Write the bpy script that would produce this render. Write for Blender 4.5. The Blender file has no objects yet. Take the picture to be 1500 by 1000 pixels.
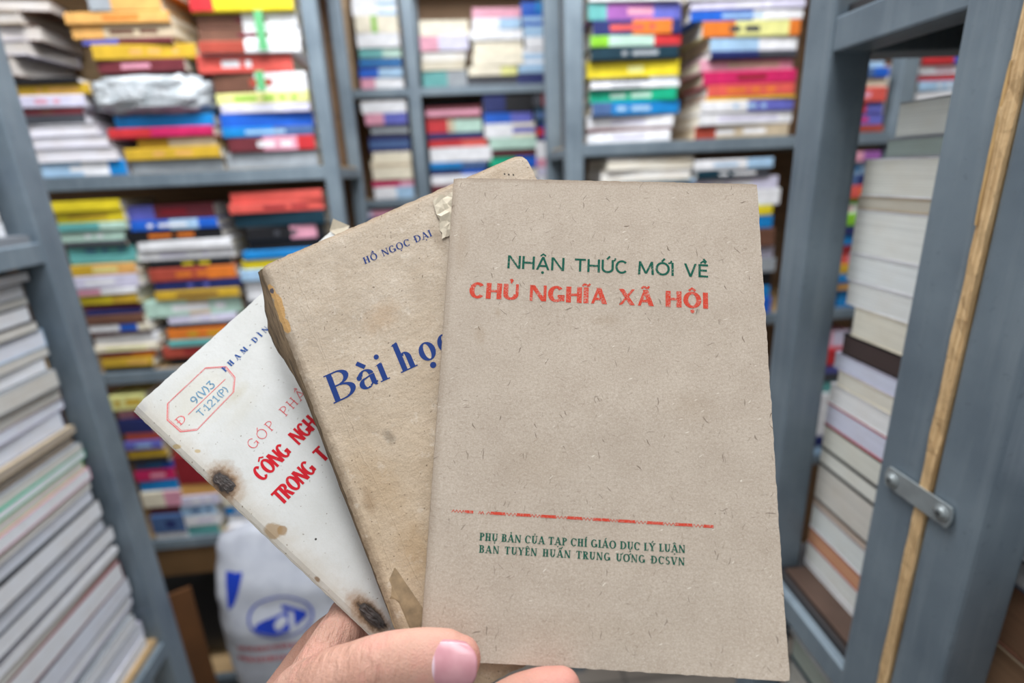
import bpy, bmesh, math, random, unicodedata
from mathutils import Matrix, Vector, noise
random.seed(7)
SC = bpy.context.scene
COL = SC.collection
PI = math.pi

# ------------------------------------------------------------------ camera, light, exposure
F = 776.0                                   # focal length for a 1500 px wide frame
CAM = Vector((0, 0, 1.5))
M = Matrix(((0.99431898, -0.07152574, 0.07882789),      # columns: picture right, picture down, view axis
            (-0.0967022, -0.29754841, 0.94979662),
            (-0.04447979, -0.95202364, -0.30277473)))
cd = bpy.data.cameras.new('camera'); cam = bpy.data.objects.new('camera', cd); COL.objects.link(cam)
R = Matrix((M.col[0], -M.col[1], -M.col[2])).transposed()
cam.matrix_world = Matrix.Translation(CAM) @ R.to_4x4()
cd.sensor_width = 36; cd.lens = F * 36 / 1500
cd.clip_start = 0.01; cd.clip_end = 50
cd.dof.use_dof = True; cd.dof.focus_distance = 0.217; cd.dof.aperture_fstop = 4.6; cd.dof.aperture_blades = 7
SC.camera = cam
SC.view_settings.view_transform = 'Standard'; SC.view_settings.look = 'None'
SC.view_settings.gamma = 1; SC.view_settings.use_curve_mapping = False
SC.view_settings.exposure = 0.0
w = bpy.data.worlds.new('world'); SC.world = w; w.use_nodes = True
w.node_tree.nodes['Background'].inputs[0].default_value = (0.93, 0.97, 1.0, 1)
w.node_tree.nodes['Background'].inputs[1].default_value = 0.42

def area(name, loc, target, sx, sy, power, color=(1, 1, 1)):
    l = bpy.data.lights.new(name, 'AREA'); l.shape = 'RECTANGLE'; l.size = sx; l.size_y = sy
    l.energy = power; l.color = color
    o = bpy.data.objects.new(name, l); COL.objects.link(o); o.location = loc
    o.rotation_euler = (Vector(target) - Vector(loc)).to_track_quat('-Z', 'Y').to_euler()
    return o
area('ceiling_tube_light', (-0.1, 0.75, 2.65), (-0.05, 1.7, 0.9), 1.3, 0.3, 36, (0.95, 0.975, 1.0))
area('ceiling_tube_light', (0.45, -0.75, 2.6), (-0.1, 0.5, 1.3), 1.8, 0.9, 6.5, (0.97, 0.985, 1.0))
area('ceiling_tube_light', (0.0, 0.12, 2.7), (-0.08, 0.4, 0.6), 0.35, 1.3, 17, (0.96, 0.98, 1.0))

# ------------------------------------------------------------------ helpers
def ray(u, v):
    return M @ Vector(((u - 750) / F, (v - 500) / F, 1))
def at(u, v, Y):                              # photo point on the plane y = Y
    r = ray(u, v); return CAM + r * (Y / r.y)
def atx(u, v, X):
    r = ray(u, v); return CAM + r * (X / r.x)
def lin(c):
    return tuple((x / 255 / 12.92 if x / 255 <= 0.04045 else ((x / 255 + 0.055) / 1.055) ** 2.4) for x in c) + (1,)

def mesh_obj(name, V, Fc, mats, parent=None, fm=None, smooth=False, bevel=0):
    me = bpy.data.meshes.new(name); me.from_pydata([tuple(v) for v in V], [], Fc)
    for m in (mats if isinstance(mats, (list, tuple)) else [mats]): me.materials.append(m)
    if fm:
        for p, i in zip(me.polygons, fm): p.material_index = i
    bm = bmesh.new(); bm.from_mesh(me)
    if bevel:
        bmesh.ops.remove_doubles(bm, verts=bm.verts, dist=1e-6)
        bmesh.ops.bevel(bm, geom=[e for e in bm.edges], offset=bevel, segments=2, affect='EDGES', profile=0.6)
    bmesh.ops.recalc_face_normals(bm, faces=bm.faces)
    bm.to_mesh(me); bm.free()
    if smooth:
        for p in me.polygons: p.use_smooth = True
    o = bpy.data.objects.new(name, me); COL.objects.link(o)
    if parent: o.parent = parent
    return o
def box_vf(x0, x1, y0, y1, z0, z1):
    V = [(x, y, z) for x in (x0, x1) for y in (y0, y1) for z in (z0, z1)]
    return V, [(0, 1, 3, 2), (4, 6, 7, 5), (0, 4, 5, 1), (2, 3, 7, 6), (0, 2, 6, 4), (1, 5, 7, 3)]
def box(name, x0, x1, y0, y1, z0, z1, m, parent=None, bevel=0):
    V, f = box_vf(x0, x1, y0, y1, z0, z1)
    return mesh_obj(name, V, f, m, parent, bevel=bevel)
def empty(name, loc=(0, 0, 0), rz=0):
    o = bpy.data.objects.new(name, None); COL.objects.link(o); o.location = loc; o.rotation_euler = (0, 0, rz)
    o.empty_display_size = 0.02
    return o
LABELS = set()
def tag(o, label, cat, group=None, kind=None):
    o['label'] = label; o['category'] = cat
    if group: o['group'] = group
    if kind: o['kind'] = kind
    return o
def struct(o):
    o['kind'] = 'structure'; return o

# ------------------------------------------------------------------ materials
class NT:
    def __init__(s, name):
        s.m = bpy.data.materials.new(name); s.m.use_nodes = True
        s.t = s.m.node_tree; s.b = s.t.nodes['Principled BSDF']
    def n(s, typ, ins=None, **kw):
        x = s.t.nodes.new(typ)
        for k, v in kw.items(): setattr(x, k, v)
        for k, v in (ins or {}).items():
            if isinstance(v, bpy.types.NodeSocket): s.t.links.new(v, x.inputs[k])
            else: x.inputs[k].default_value = v
        return x
    def coord(s): return s.n('ShaderNodeTexCoord').outputs['Object']
    def noise(s, co, scale, detail=3, rough=0.55):
        return s.n('ShaderNodeTexNoise', {'Vector': co, 'Scale': scale, 'Detail': detail, 'Roughness': rough}).outputs['Fac']
    def math(s, op, a, b=0.0, clamp=False):
        x = s.n('ShaderNodeMath', {0: a, 1: b}, operation=op); x.use_clamp = clamp; return x.outputs[0]
    def ramp(s, f, a, b, lo=0.0, hi=1.0):
        x = s.n('ShaderNodeMapRange', {'Value': f, 'From Min': a, 'From Max': b, 'To Min': lo, 'To Max': hi}); return x.outputs[0]
    def mix(s, f, a, b, mode='MIX'):
        x = s.n('ShaderNodeMix', data_type='RGBA', blend_type=mode)
        for k, v in ((0, f), (6, a), (7, b)):
            if isinstance(v, bpy.types.NodeSocket): s.t.links.new(v, x.inputs[k])
            else: x.inputs[k].default_value = v
        return x.outputs[2]
    def mapping(s, co, loc=(0, 0, 0), rot=(0, 0, 0), sc=(1, 1, 1)):
        return s.n('ShaderNodeMapping', {'Vector': co, 'Location': loc, 'Rotation': rot, 'Scale': sc}).outputs[0]
    def color(s, v): s.set('Base Color', v)
    def set(s, k, v):
        if isinstance(v, bpy.types.NodeSocket): s.t.links.new(v, s.b.inputs[k])
        else: s.b.inputs[k].default_value = v
    def bump(s, h, strength=0.3, dist=0.001):
        x = s.n('ShaderNodeBump', {'Height': h, 'Strength': strength, 'Distance': dist}); s.set('Normal', x.outputs[0])
    def spot(s, co, cx, cy, rx, ry, rot=0, wob=0.25, wscale=300, lo=0.75, hi=1.15):   # soft irregular blot on a cover (metres)
        p = s.mapping(co, loc=(-cx, -cy, 0)); p = s.mapping(p, rot=(0, 0, rot)); p = s.mapping(p, sc=(1 / rx, 1 / ry, 0))
        d = s.n('ShaderNodeVectorMath', {0: p}, operation='LENGTH').outputs['Value']
        nz = s.noise(co, wscale, 4)
        d = s.math('ADD', d, s.math('MULTIPLY', s.math('SUBTRACT', nz, 0.5), wob * 2))
        return s.ramp(d, lo, hi, 1.0, 0.0)

CACHE = {}
def paint(rgb, rough=0.5, key=''):
    k = (tuple(rgb), rough, key)
    if k in CACHE: return CACHE[k]
    a = NT('printed_card'); co = a.coord()
    f = a.ramp(a.noise(co, 40, 3), 0.3, 0.7, 0.82, 1.1)
    v = a.n('ShaderNodeVectorMath', {0: lin(rgb)[:3], 1: (1, 1, 1)}, operation='MULTIPLY')
    c = a.n('ShaderNodeVectorMath', {0: v.outputs[0]}, operation='SCALE'); a.t.links.new(f, c.inputs['Scale'])
    a.color(c.outputs[0]); a.set('Roughness', rough); a.set('Specular IOR Level', 0.35)
    CACHE[k] = a.m; return a.m
def pages_mat(rgb):
    k = ('pages', tuple(rgb))
    if k in CACHE: return CACHE[k]
    a = NT('page_edges'); co = a.coord()
    st = a.noise(a.mapping(co, sc=(4, 4, 900)), 1.0, 4, 0.7)
    bl = a.noise(co, 18, 3)
    d = tuple(x * 0.84 for x in rgb)
    c = a.mix(a.ramp(st, 0.35, 0.62), lin(d), lin(rgb))
    c = a.mix(a.ramp(bl, 0.45, 0.75, 0, 0.35), c, lin((rgb[0] * .82, rgb[1] * .76, rgb[2] * .68)))
    a.color(c); a.set('Roughness', 0.85); a.bump(st, 0.25, 0.0004)
    CACHE[k] = a.m; return a.m
def steel_mat():
    a = NT('grey_painted_steel'); co = a.coord()
    n1 = a.noise(co, 9, 5); n2 = a.noise(a.mapping(co, sc=(90, 90, 6)), 1.0, 4); n3 = a.noise(co, 160, 3)
    c = a.mix(a.ramp(n1, 0.3, 0.7), lin((100, 114, 126)), lin((128, 142, 152)))
    c = a.mix(a.ramp(n2, 0.5, 0.8, 0, 0.45), c, lin((148, 160, 168)))
    c = a.mix(a.ramp(n3, 0.62, 0.75, 0, 0.4), c, lin((84, 94, 104)))
    a.color(c); a.set('Roughness', a.ramp(n1, 0.2, 0.8, 0.42, 0.62)); a.set('Metallic', 0.25); a.bump(n3, 0.12, 0.0006)
    return a.m
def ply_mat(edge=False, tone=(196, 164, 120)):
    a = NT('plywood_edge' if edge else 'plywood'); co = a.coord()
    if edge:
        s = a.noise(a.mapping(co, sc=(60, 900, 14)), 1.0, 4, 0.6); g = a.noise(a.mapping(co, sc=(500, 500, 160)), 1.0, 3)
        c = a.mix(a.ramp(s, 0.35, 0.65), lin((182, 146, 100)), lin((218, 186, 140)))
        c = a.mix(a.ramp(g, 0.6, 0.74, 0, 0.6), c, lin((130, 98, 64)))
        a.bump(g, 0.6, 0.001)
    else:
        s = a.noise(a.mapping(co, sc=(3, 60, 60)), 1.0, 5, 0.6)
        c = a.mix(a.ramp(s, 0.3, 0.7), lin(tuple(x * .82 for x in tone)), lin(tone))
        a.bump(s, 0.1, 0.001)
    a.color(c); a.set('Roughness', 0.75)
    return a.m
def plain(name, rgb, rough=0.6, metal=0.0, ns=12, var=0.12):
    a = NT(name); co = a.coord(); f = a.noise(co, ns, 4)
    a.color(a.mix(a.ramp(f, 0.3, 0.7), lin(tuple(x * (1 - var) for x in rgb)), lin(rgb)))
    a.set('Roughness', rough); a.set('Metallic', metal)
    return a.m
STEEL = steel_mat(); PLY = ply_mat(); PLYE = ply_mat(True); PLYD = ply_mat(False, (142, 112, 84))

# ------------------------------------------------------------------ the setting
def floor_mat():
    a = NT('worn_tile_floor'); co = a.coord()
    br = a.n('ShaderNodeTexBrick', {'Vector': co, 'Color1': lin((120, 112, 104)), 'Color2': lin((132, 124, 116)), 'Mortar': lin((80, 76, 72)), 'Scale': 1.0, 'Mortar Size': 0.006, 'Brick Width': 0.4, 'Row Height': 0.4}, offset=0.0)
    n = a.noise(co, 6, 5)
    a.color(a.mix(a.ramp(n, 0.4, 0.7, 0, 0.4), br.outputs['Color'], lin((90, 84, 78)))); a.set('Roughness', 0.5)
    return a.m
WALL = plain('painted_wall', (214, 208, 196), 0.85, ns=3, var=0.08)
struct(box('floor', -1.9, 2.6, -1.0, 2.9, -0.05, 0, floor_mat()))
struct(box('wall_back', -1.9, 2.6, 2.8, 2.9, 0, 2.9, WALL))
struct(box('wall_left', -2.0, -1.9, -1.0, 2.9, 0, 2.9, WALL))
struct(box('wall_right', 2.6, 2.7, -1.0, 2.9, 0, 2.9, WALL))

# ------------------------------------------------------------------ racks
def rack(name, label, posts, P, zt, shelves, xr, yr, back=None, board_t=0.005, beam_h=0.022, sides=True, board=None):
    """posts: (x0, y0) lower corner of each square post; shelves: heights of the board tops; xr, yr: outer extents"""
    r = empty(name, (xr[0], yr[0], 0)); tag(r, label, 'shelving rack')
    ox, oy = xr[0], yr[0]
    for (px, py) in posts:
        box('post', px - ox, px + P - ox, py - oy, py + P - oy, 0, zt, STEEL, r, bevel=0.003)
    for z in shelves:
        a, b = z - board_t - beam_h, z - board_t
        e = 0.002
        box('beam', P * .5, xr[1] - ox - P * .5, e, P - e, a, b + board_t * .9, STEEL, r, bevel=0.002)
        box('beam', P * .5, xr[1] - ox - P * .5, yr[1] - oy - P + e, yr[1] - oy - e, a, b, STEEL, r, bevel=0.002)
        if sides:
            box('beam', e, P - e, P * .5, yr[1] - oy - P * .5, a, b, STEEL, r, bevel=0.002)
            box('beam', xr[1] - ox - P + e, xr[1] - ox - e, P * .5, yr[1] - oy - P * .5, a, b, STEEL, r, bevel=0.002)
        box('shelf_board', P * .3, xr[1] - ox - P * .3, P * .55, yr[1] - oy - 0.004, b, z, board or PLY, r)
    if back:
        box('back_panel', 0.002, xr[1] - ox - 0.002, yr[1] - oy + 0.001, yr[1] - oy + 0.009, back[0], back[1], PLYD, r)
    return r

Y1 = 1.2          # front plane of the rack across the aisle end, nearer one
ZA = at(375, 247, Y1).z; ZB = at(150, 549, Y1).z; ZC = at(235, 793, Y1).z
X1 = at(478, 200, Y1).x
P1 = 0.03
rack('shelving_rack', 'grey steel rack of brightly coloured paperbacks with plastic-wrapped bundle, beyond the slanted near post',
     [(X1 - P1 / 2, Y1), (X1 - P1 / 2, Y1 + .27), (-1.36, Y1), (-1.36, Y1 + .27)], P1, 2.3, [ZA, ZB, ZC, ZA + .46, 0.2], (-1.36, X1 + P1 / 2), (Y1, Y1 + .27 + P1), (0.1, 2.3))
_r1 = bpy.data.objects['shelving_rack']
p0 = at(250, 806, Y1); p1 = at(330, 838, Y1)
box('shelf_lip', -.9 + 1.36, p1.x + 1.36 + .15, .008, .02, p1.z, p0.z, plain('stained_plank', (112, 82, 48), .7), _r1)
Y3 = 1.25
X3 = at(842, 150, Y3).x
ZG = at(1000, 205, Y3).z; ZI = at(1240, 452, Y3).z
X3b = at(1315, 150, Y3).x
rack('shelving_rack', 'grey steel rack holding the stack with a bright yellow spine, behind the kraft booklet',
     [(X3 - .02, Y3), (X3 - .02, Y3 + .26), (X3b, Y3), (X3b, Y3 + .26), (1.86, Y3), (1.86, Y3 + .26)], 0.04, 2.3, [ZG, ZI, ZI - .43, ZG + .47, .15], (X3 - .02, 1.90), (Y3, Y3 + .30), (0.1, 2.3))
Y2 = 2.0
ZE = at(660, 126, Y2).z; ZF = at(660, 287, Y2).z
X2 = at(603, 100, Y2).x
X2r = at(818, 100, Y2).x
rack('shelving_rack', 'farthest grey steel rack of pale old books, seen between the other two racks',
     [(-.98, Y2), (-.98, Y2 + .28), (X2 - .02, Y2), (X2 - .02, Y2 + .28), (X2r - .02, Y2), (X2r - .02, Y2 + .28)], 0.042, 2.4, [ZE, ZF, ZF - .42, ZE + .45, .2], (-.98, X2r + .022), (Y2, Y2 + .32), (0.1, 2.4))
p0 = at(496, 60, Y2); p1 = at(509, 60, Y2)
box('side_panel', p0.x + .98, p1.x + .98, .07, .27, ZE + .0005, ZE + .42, ply_mat(False, (178, 150, 118)), bpy.data.objects['shelving_rack.002'])

# near rack beside the camera, on the side of the white page stacks
XL = -0.617
zlb = atx(245, 925, XL).z; zlu = atx(10, 350, XL).z
PL = 0.045
rack('shelving_rack', 'nearest grey steel rack with slanting post, loaded with white page-edge stacks',
     [(XL - PL, .85), (-.95, .85), (XL - PL, .12), (-.95, .12)], PL, 2.1, [zlb, zlu, .3], (-.95, XL), (.12, .85 + PL), None, board_t=.012, beam_h=.03)
_up = [o for o in bpy.data.objects if o.name.startswith('shelf_board')][-2]; _up.data.materials[0] = plain('grey_board', (120, 124, 130), .7)

# two racks back to back at the other side, plywood between them
XR = 0.316
zr_low = atx(1150, 866, XR).z; zr_top = atx(1220, 25, XR).z
PR = 0.0375
DARKB = plain('dark_board', (52, 50, 52), .7)
ra = rack('shelving_rack', 'grey steel rack whose end frame shows a column of white book edges',
          [(XR, .304), (XR, .4655), (1.2, .304), (1.2, .4655)], PR, 2.2, [zr_low, zr_top + .008, .35], (XR, 1.2375), (.304, .503), None, board_t=.008, beam_h=.027, board=DARKB)
rb = rack('shelving_rack', 'closest grey steel rack, bolted to its neighbour with a small plate',
          [(XR, .2565), (1.2, .2565), (XR, .08), (1.2, .08)], PR, 2.2, [1.02, 1.75, .35], (XR, 1.2375), (.08, .294), None, board_t=.008, beam_h=.027)
bp = empty('plywood_sheet', (XR, .2945, 0)); tag(bp, 'plywood back panel wedged upright between two bolted steel racks, splintered edge showing', 'panel')
# panel with a ragged splintered front edge
Vp, Fp = [], []
nz = 140
for i in range(nz + 1):
    z = 0.2 + 1.95 * i / nz
    jx = 0.0025 * noise.noise((0, 3.1, z * 30)) + 0.0015 * noise.noise((9, 1, z * 120))
    for (x, y) in ((-0.0015 + jx, .0006), (-0.0015 - jx * .6, .0090), (.9, .0090), (.9, .0006)):
        Vp.append((x, y, z))
    if i:
        b = (i - 1) * 4
        for k in range(4):
            Fp.append((b + k, b + (k + 1) % 4, b + 4 + (k + 1) % 4, b + 4 + k))
Fp += [(0, 1, 2, 3), tuple(nz * 4 + k for k in (3, 2, 1, 0))]
mesh_obj('panel', Vp, Fp, PLYE, bp)
# peeled veneer slivers along the edge
Vs, Fs = [], []
zb_, zt_ = atx(1440, 330, XR).z, atx(1478, 90, XR).z
for i in range(25):
    t = i / 24; z = zb_ + (zt_ - zb_) * t
    wv = 0.0009 * math.sin(PI * t) ** .5 * (1 + .4 * noise.noise((0, 0, z * 90)))
    Vs += [(-0.002, .0078, z), (-0.0024, .0088 + wv, z), (-0.0018, .0088 + wv, z), (-.0006, .0085, z)]
    if i:
        b = (i - 1) * 4
        for k in range(4): Fs.append((b + k, b + (k + 1) % 4, b + 4 + (k + 1) % 4, b + 4 + k))
mesh_obj('splinter', Vs, Fs, plain('peeled_veneer', (206, 168, 112), .7, ns=80), bp)

# mending plate with two screws
c0 = atx(1303, 694, XR); c1 = atx(1397, 760, XR)
ym, zm = (c0.y + c1.y) / 2, (c0.z + c1.z) / 2
hl, hw = abs(c0.y - c1.y) / 2 + .001, .0082
mp = empty('mending_plate', (XR - .001, ym, zm)); tag(mp, 'small zinc mending plate screwed across the plywood strip onto two posts', 'bracket')
ZINC = plain('zinc_plate', (164, 172, 174), .42, .5, ns=60)
Vm, Fm = [], []
ol = []
for cx_, s in ((hl - .003, 1), (-hl + .003, -1)):
    for k in range(9):
        a = -PI / 2 + PI * k / 8
        ol.append((s * (abs(cx_) + .003 * math.cos(a)), s * math.sin(a) * hw * (1 if abs(math.sin(a)) > .99 else abs(math.sin(a)) ** .3)))
nn = len(ol)
for x in (-.0022, -.0004):
    Vm += [(x, a, b) for a, b in ol]
Fm = [tuple(range(nn)), tuple(range(2 * nn - 1, nn - 1, -1))] + [(k, (k + 1) % nn, nn + (k + 1) % nn, nn + k) for k in range(nn)]
mesh_obj('plate', Vm, Fm, ZINC, mp)
def lathe(name, prof, m, parent, axis_mat, seg=24):
    V, Fc = [], []
    for (r, h) in prof:
        for k in range(seg):
            a = 2 * PI * k / seg
            V.append(axis_mat @ Vector((r * math.cos(a), r * math.sin(a), h)))
    for i in range(len(prof) - 1):
        for k in range(seg):
            Fc.append((i * seg + k, i * seg + (k + 1) % seg, (i + 1) * seg + (k + 1) % seg, (i + 1) * seg + k))
    Fc.append(tuple(range(seg - 1, -1, -1))); Fc.append(tuple((len(prof) - 1) * seg + k for k in range(seg)))
    return mesh_obj(name, V, Fc, m, parent, smooth=True)
DARKM = plain('dark_recess', (30, 32, 34), .6, .3)
for s in (-1, 1):
    ax = Matrix.Translation((-.0022, s * (hl - .0075), -s * .0006)) @ Matrix.Rotation(-PI / 2, 4, 'Y')
    sc = lathe('screw', [(.0058, 0), (.0058, .0007), (.0052, .0009), (.0041, .0009), (.004, .0016), (.0032, .0024), (.0014, .0027)], ZINC, mp, ax)
    Vx, Fx = [], []
    for ang in (.4, .4 + PI / 2):
        rr = ax @ Matrix.Rotation(ang, 4, 'Z'); b = len(Vx)
        v, f = box_vf(-.0022, .0022, -.0004, .0004, .0022, .00285)
        Vx += [rr @ Vector(p) for p in v]; Fx += [tuple(i + b for i in q) for q in f]
    mesh_obj('cross_slot', Vx, Fx, DARKM, sc)

# ------------------------------------------------------------------ books in stacks
PALETTE = dict(y=('bright yellow', (232, 208, 30)), Y=('mustard yellow', (208, 166, 40)), o=('orange', (228, 118, 36)), t=('tan', (226, 166, 88)),
    r=('red', (206, 44, 50)), R=('dark red', (148, 32, 42)), s=('salmon red', (222, 84, 74)), m=('maroon', (112, 44, 52)), p=('pink', (222, 150, 172)),
    M=('magenta', (204, 28, 92)), v=('violet', (156, 88, 168)), V=('lavender', (206, 202, 226)), n=('navy', (34, 44, 104)), b=('blue', (24, 92, 204)),
    B=('azure', (14, 128, 204)), l=('pale blue', (158, 194, 226)), e=('teal', (92, 168, 166)), E=('pale mint', (178, 212, 196)), g=('emerald', (10, 172, 128)),
    G=('lime green', (128, 196, 40)), w=('white', (232, 232, 236)), c=('cream', (232, 222, 198)), k=('black', (28, 28, 32)), K=('charcoal', (66, 68, 76)),
    a=('grey', (152, 158, 164)), x=('brown', (112, 74, 58)), z=('dark teal', (16, 52, 68)), u=('pale yellow', (226, 224, 140)), q=('periwinkle', (96, 100, 190)),
    d=('brick red', (176, 70, 54)), i=('slate blue', (70, 100, 150)), h=('beige', (200, 180, 150)), f=('dark brown', (84, 64, 54)))
ORD = ['', 'topmost', 'second', 'third', 'fourth', 'fifth', 'sixth', 'seventh', 'eighth', 'ninth', 'tenth', 'eleventh', 'twelfth', 'thirteenth', 'fourteenth',
       'fifteenth', 'sixteenth', 'seventeenth', 'eighteenth', 'nineteenth', 'twentieth', 'twenty-first', 'twenty-second', 'twenty-third', 'twenty-fourth',
       'twenty-fifth', 'twenty-sixth', 'twenty-seventh', 'twenty-eighth', 'twenty-ninth', 'thirtieth', 'thirty-first', 'thirty-second', 'thirty-third', 'thirty-fourth', 'thirty-fifth']
PAGES = [(236, 230, 216), (228, 220, 200), (240, 238, 234), (222, 212, 192)]
rng = random.Random(11)
def col(ch):
    c = PALETTE[ch][1]; m_ = sum(c) / 3
    return tuple(m_ + (x - m_) * .9 for x in c)
def parse(spec):
    segs, title = [], None
    if ':' in spec: spec, title = spec.split(':')
    i = 0
    while i < len(spec):
        segs.append((spec[i], int(spec[i + 1]))); i += 2
    return segs, title
def make_book(L, D, T, spec, pages=None, fore=False, marks=True, inset=.0015):
    """root at the middle of the bottom of the spine; spine along x facing -y"""
    segs, title = parse(spec)
    main = max(segs, key=lambda s: s[1])[0]
    root = empty('paperback_book')
    tc = min(0.0012, T * .12); b = min(.0018, T * .22)
    tot = sum(s[1] for s in segs)
    xs = [-L / 2]; cs = []
    for ch, wgt in segs:                        # columns along the spine, title marks inside the longer ones
        x0 = xs[-1]; w_ = L * wgt / tot
        k = max(1, int(w_ / .011)) if (marks and T > .008) else 1
        for j in range(k):
            xs.append(x0 + w_ * (j + 1) / k); cs.append(ch)
    zb = [b, b + (T - 2 * b) * .28, b + (T - 2 * b) * .72, T - b]
    prof = [(D, 0), (b, 0), (0, zb[0]), (0, zb[1]), (0, zb[2]), (0, zb[3]), (b, T), (D, T), (D, T - tc), (b + tc, T - tc), (tc, T - b - tc * .5), (tc, b + tc * .5), (b + tc, tc), (D, tc)]
    n = len(prof); V, Fc, fm = [], [], []
    mats, idx = [], {}
    def mi(ch):
        if ch not in idx: idx[ch] = len(mats); mats.append(paint(col(ch), .42))
        return idx[ch]
    for x in xs:
        V += [(x, y, z) for y, z in prof]
    m0, m1 = .18 + .2 * rng.random(), .62 + .25 * rng.random()
    for i in range(len(cs)):
        f = (i + .5) / len(cs)
        for k in range(n):
            a0 = i * n + k; a1 = i * n + (k + 1) % n
            Fc.append((a0, a1, a1 + n, a0 + n))
            ch = cs[i] if 1 <= k <= 5 else main
            if k == 3 and title and m0 < f < m1 and rng.random() < .8: ch = title
            fm.append(mi(ch))
    Fc += [tuple(range(n - 1, -1, -1)), tuple(len(cs) * n + k for k in range(n))]; fm += [mi(main)] * 2
    mesh_obj('cover', V, Fc, mats, root, fm)
    pg = pages or PAGES[rng.randrange(4)]
    V, Fc = box_vf(-L / 2 + inset, L / 2 - inset, tc * 1.5, D - (.0025 if inset > .001 else .0004), tc * 1.02, T - tc * 1.02)
    mesh_obj('page_block', V, Fc, pages_mat(pg), root)
    return root, main
ALLBOOKS = []
POSTS = {Y1: [(X1 - P1 / 2, X1 + P1 / 2)], Y3: [(X3 - .02, X3 + .02), (X3b, X3b + .04)], Y2: [(X2 - .02, X2 + .022), (X2r - .02, X2r + .022)]}
def stack(rows, Y, z0, where, group, depth=.15, yaw=3.0, pages=None, far=False):
    """rows from the top down: photo y range, photo x range, spine colours; a leading < turns the page edges to the front"""
    rows = list(rows)
    while True:                                 # fill the foot of a stack down to its shelf
        y0, y1, x0, x1, spec = rows[-1][:5]
        T = at((x0 + x1) / 2, y0, Y).z - z0
        if T < .055: break
        ym = y0 + (y1 - y0) * max(.25, min(.9, .03 / max(.001, (at((x0 + x1) / 2, y0, Y).z - at((x0 + x1) / 2, y1, Y).z))))
        rows[-1] = (y0, ym, x0, x1, spec)
        rows.append((ym, ym + (ym - y0), x0 + rng.uniform(-2, 2), x1 + rng.uniform(-2, 2), rng.choice(['w9', 'd9', 'n9', 'h9', 'e9', 'K9', 'l9'])))
    z = z0; n = len(rows)
    for j in range(n - 1, -1, -1):
        y0, y1, x0, x1, spec = rows[j][:5]
        xm = (x0 + x1) / 2
        top = at(xm, y0, Y).z
        T = max(.0055, top - z)
        A, B_ = at(x0, (y0 + y1) / 2, Y), at(x1, (y0 + y1) / 2, Y)
        L = B_.x - A.x
        dy = rng.uniform(-.008, .008)
        xa, xb = A.x, B_.x; sl = .012; push = 0
        for Yk, iv in POSTS.items():
            if abs(Yk - Y) > .06: continue
            for (p0, p1) in iv:
                if xb + sl > p0 and xa - sl < p1:
                    if (xa + xb) / 2 < p0 and xb + sl - p0 < .25 * (xb - xa): xb = p0 - sl
                    elif (xa + xb) / 2 > p1 and p1 - (xa - sl) < .25 * (xb - xa): xa = p1 + sl
                    else: push = .06
        L = xb - xa
        if spec == 'PLASTIC':
            plastic_bundle((A.x + B_.x) / 2, Y, z, L, T); z += T; continue
        fore = spec[0] == '<'
        D = (depth - push * .4) * rng.uniform(.93, 1.04)
        bk, main = make_book(L, D, T - .0004, spec.lstrip('<'), pages, marks=not far)
        ya = math.radians(rng.uniform(-yaw, yaw))
        bk.location = ((xa + xb) / 2, Y + dy + .012 + push, z + .0003)
        bk.rotation_euler = (0, 0, ya)
        if fore:
            bk.location.y += D; bk.rotation_euler = (0, 0, ya + PI)
        z += T
        segs, title = parse(spec.lstrip('<'))
        names = []
        for s in segs:
            if PALETTE[s[0]][0] not in names: names.append(PALETTE[s[0]][0])
        cw = names[0] if len(names) == 1 else ' and '.join(names[:2])
        what = 'page edges of %s book' % names[0] if fore else '%s spine' % cw
        k = j + 1
        pos = 'topmost on' if k == 1 else ('lowest in' if k == n else '%s down' % ORD[k])
        tag(bk, '%s, %s the %s' % (what, pos, where), 'book', group)
        ALLBOOKS.append(bk)

p0 = at(66, 20, 1.40); p1 = at(150, 100, 1.40)
ps = empty('plywood_sheet', (p0.x, 1.405, ZA + .0005)); tag(ps, 'bare tan plywood sheet added as the lit part of the back panel', 'board')
box('sheet', 0, p1.x - p0.x, 0, .009, 0, .42, ply_mat(False, (206, 174, 132)), ps)  # added sheet, lighter tan paints the lit part of the back panel
PLAST = NT('crinkled_clear_plastic')
_co = PLAST.coord(); _n = PLAST.noise(_co, 45, 5, .65)
PLAST.color(PLAST.mix(PLAST.ramp(_n, .35, .65), lin((172, 180, 186)), lin((212, 216, 220))))
PLAST.set('Roughness', .22); PLAST.set('Alpha', .93); PLAST.bump(_n, .8, .01)
def lump(name, c, r, m, parent=None, seg=48, rings=28, amp=.12, fq=3.0, power=3.2, seed=0):
    V, Fc = [], []
    for i in range(rings + 1):
        ph = -PI / 2 + PI * i / rings
        for k in range(seg):
            th = 2 * PI * k / seg
            f = lambda q: math.copysign(abs(q) ** (2 / power), q)
            p = Vector((f(math.cos(ph)) * f(math.cos(th)), f(math.cos(ph)) * f(math.sin(th)), f(math.sin(ph))))
            d = 1 + amp * (noise.fractal(p * fq + Vector((seed, 0, 0)), 1.0, 2.0, 4) - .3 * abs(noise.noise(p * fq * 2.3 + Vector((0, seed, 0)))))
            V.append((c[0] + r[0] * p.x * d, c[1] + r[1] * p.y * d, c[2] + r[2] * min(1, p.z * d) if p.z > 0 else c[2] + r[2] * max(-1, p.z * d)))
    for i in range(rings):
        for k in range(seg):
            Fc.append((i * seg + k, i * seg + (k + 1) % seg, (i + 1) * seg + (k + 1) % seg, (i + 1) * seg + k))
    return mesh_obj(name, V, Fc, m, parent, smooth=True)
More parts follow.
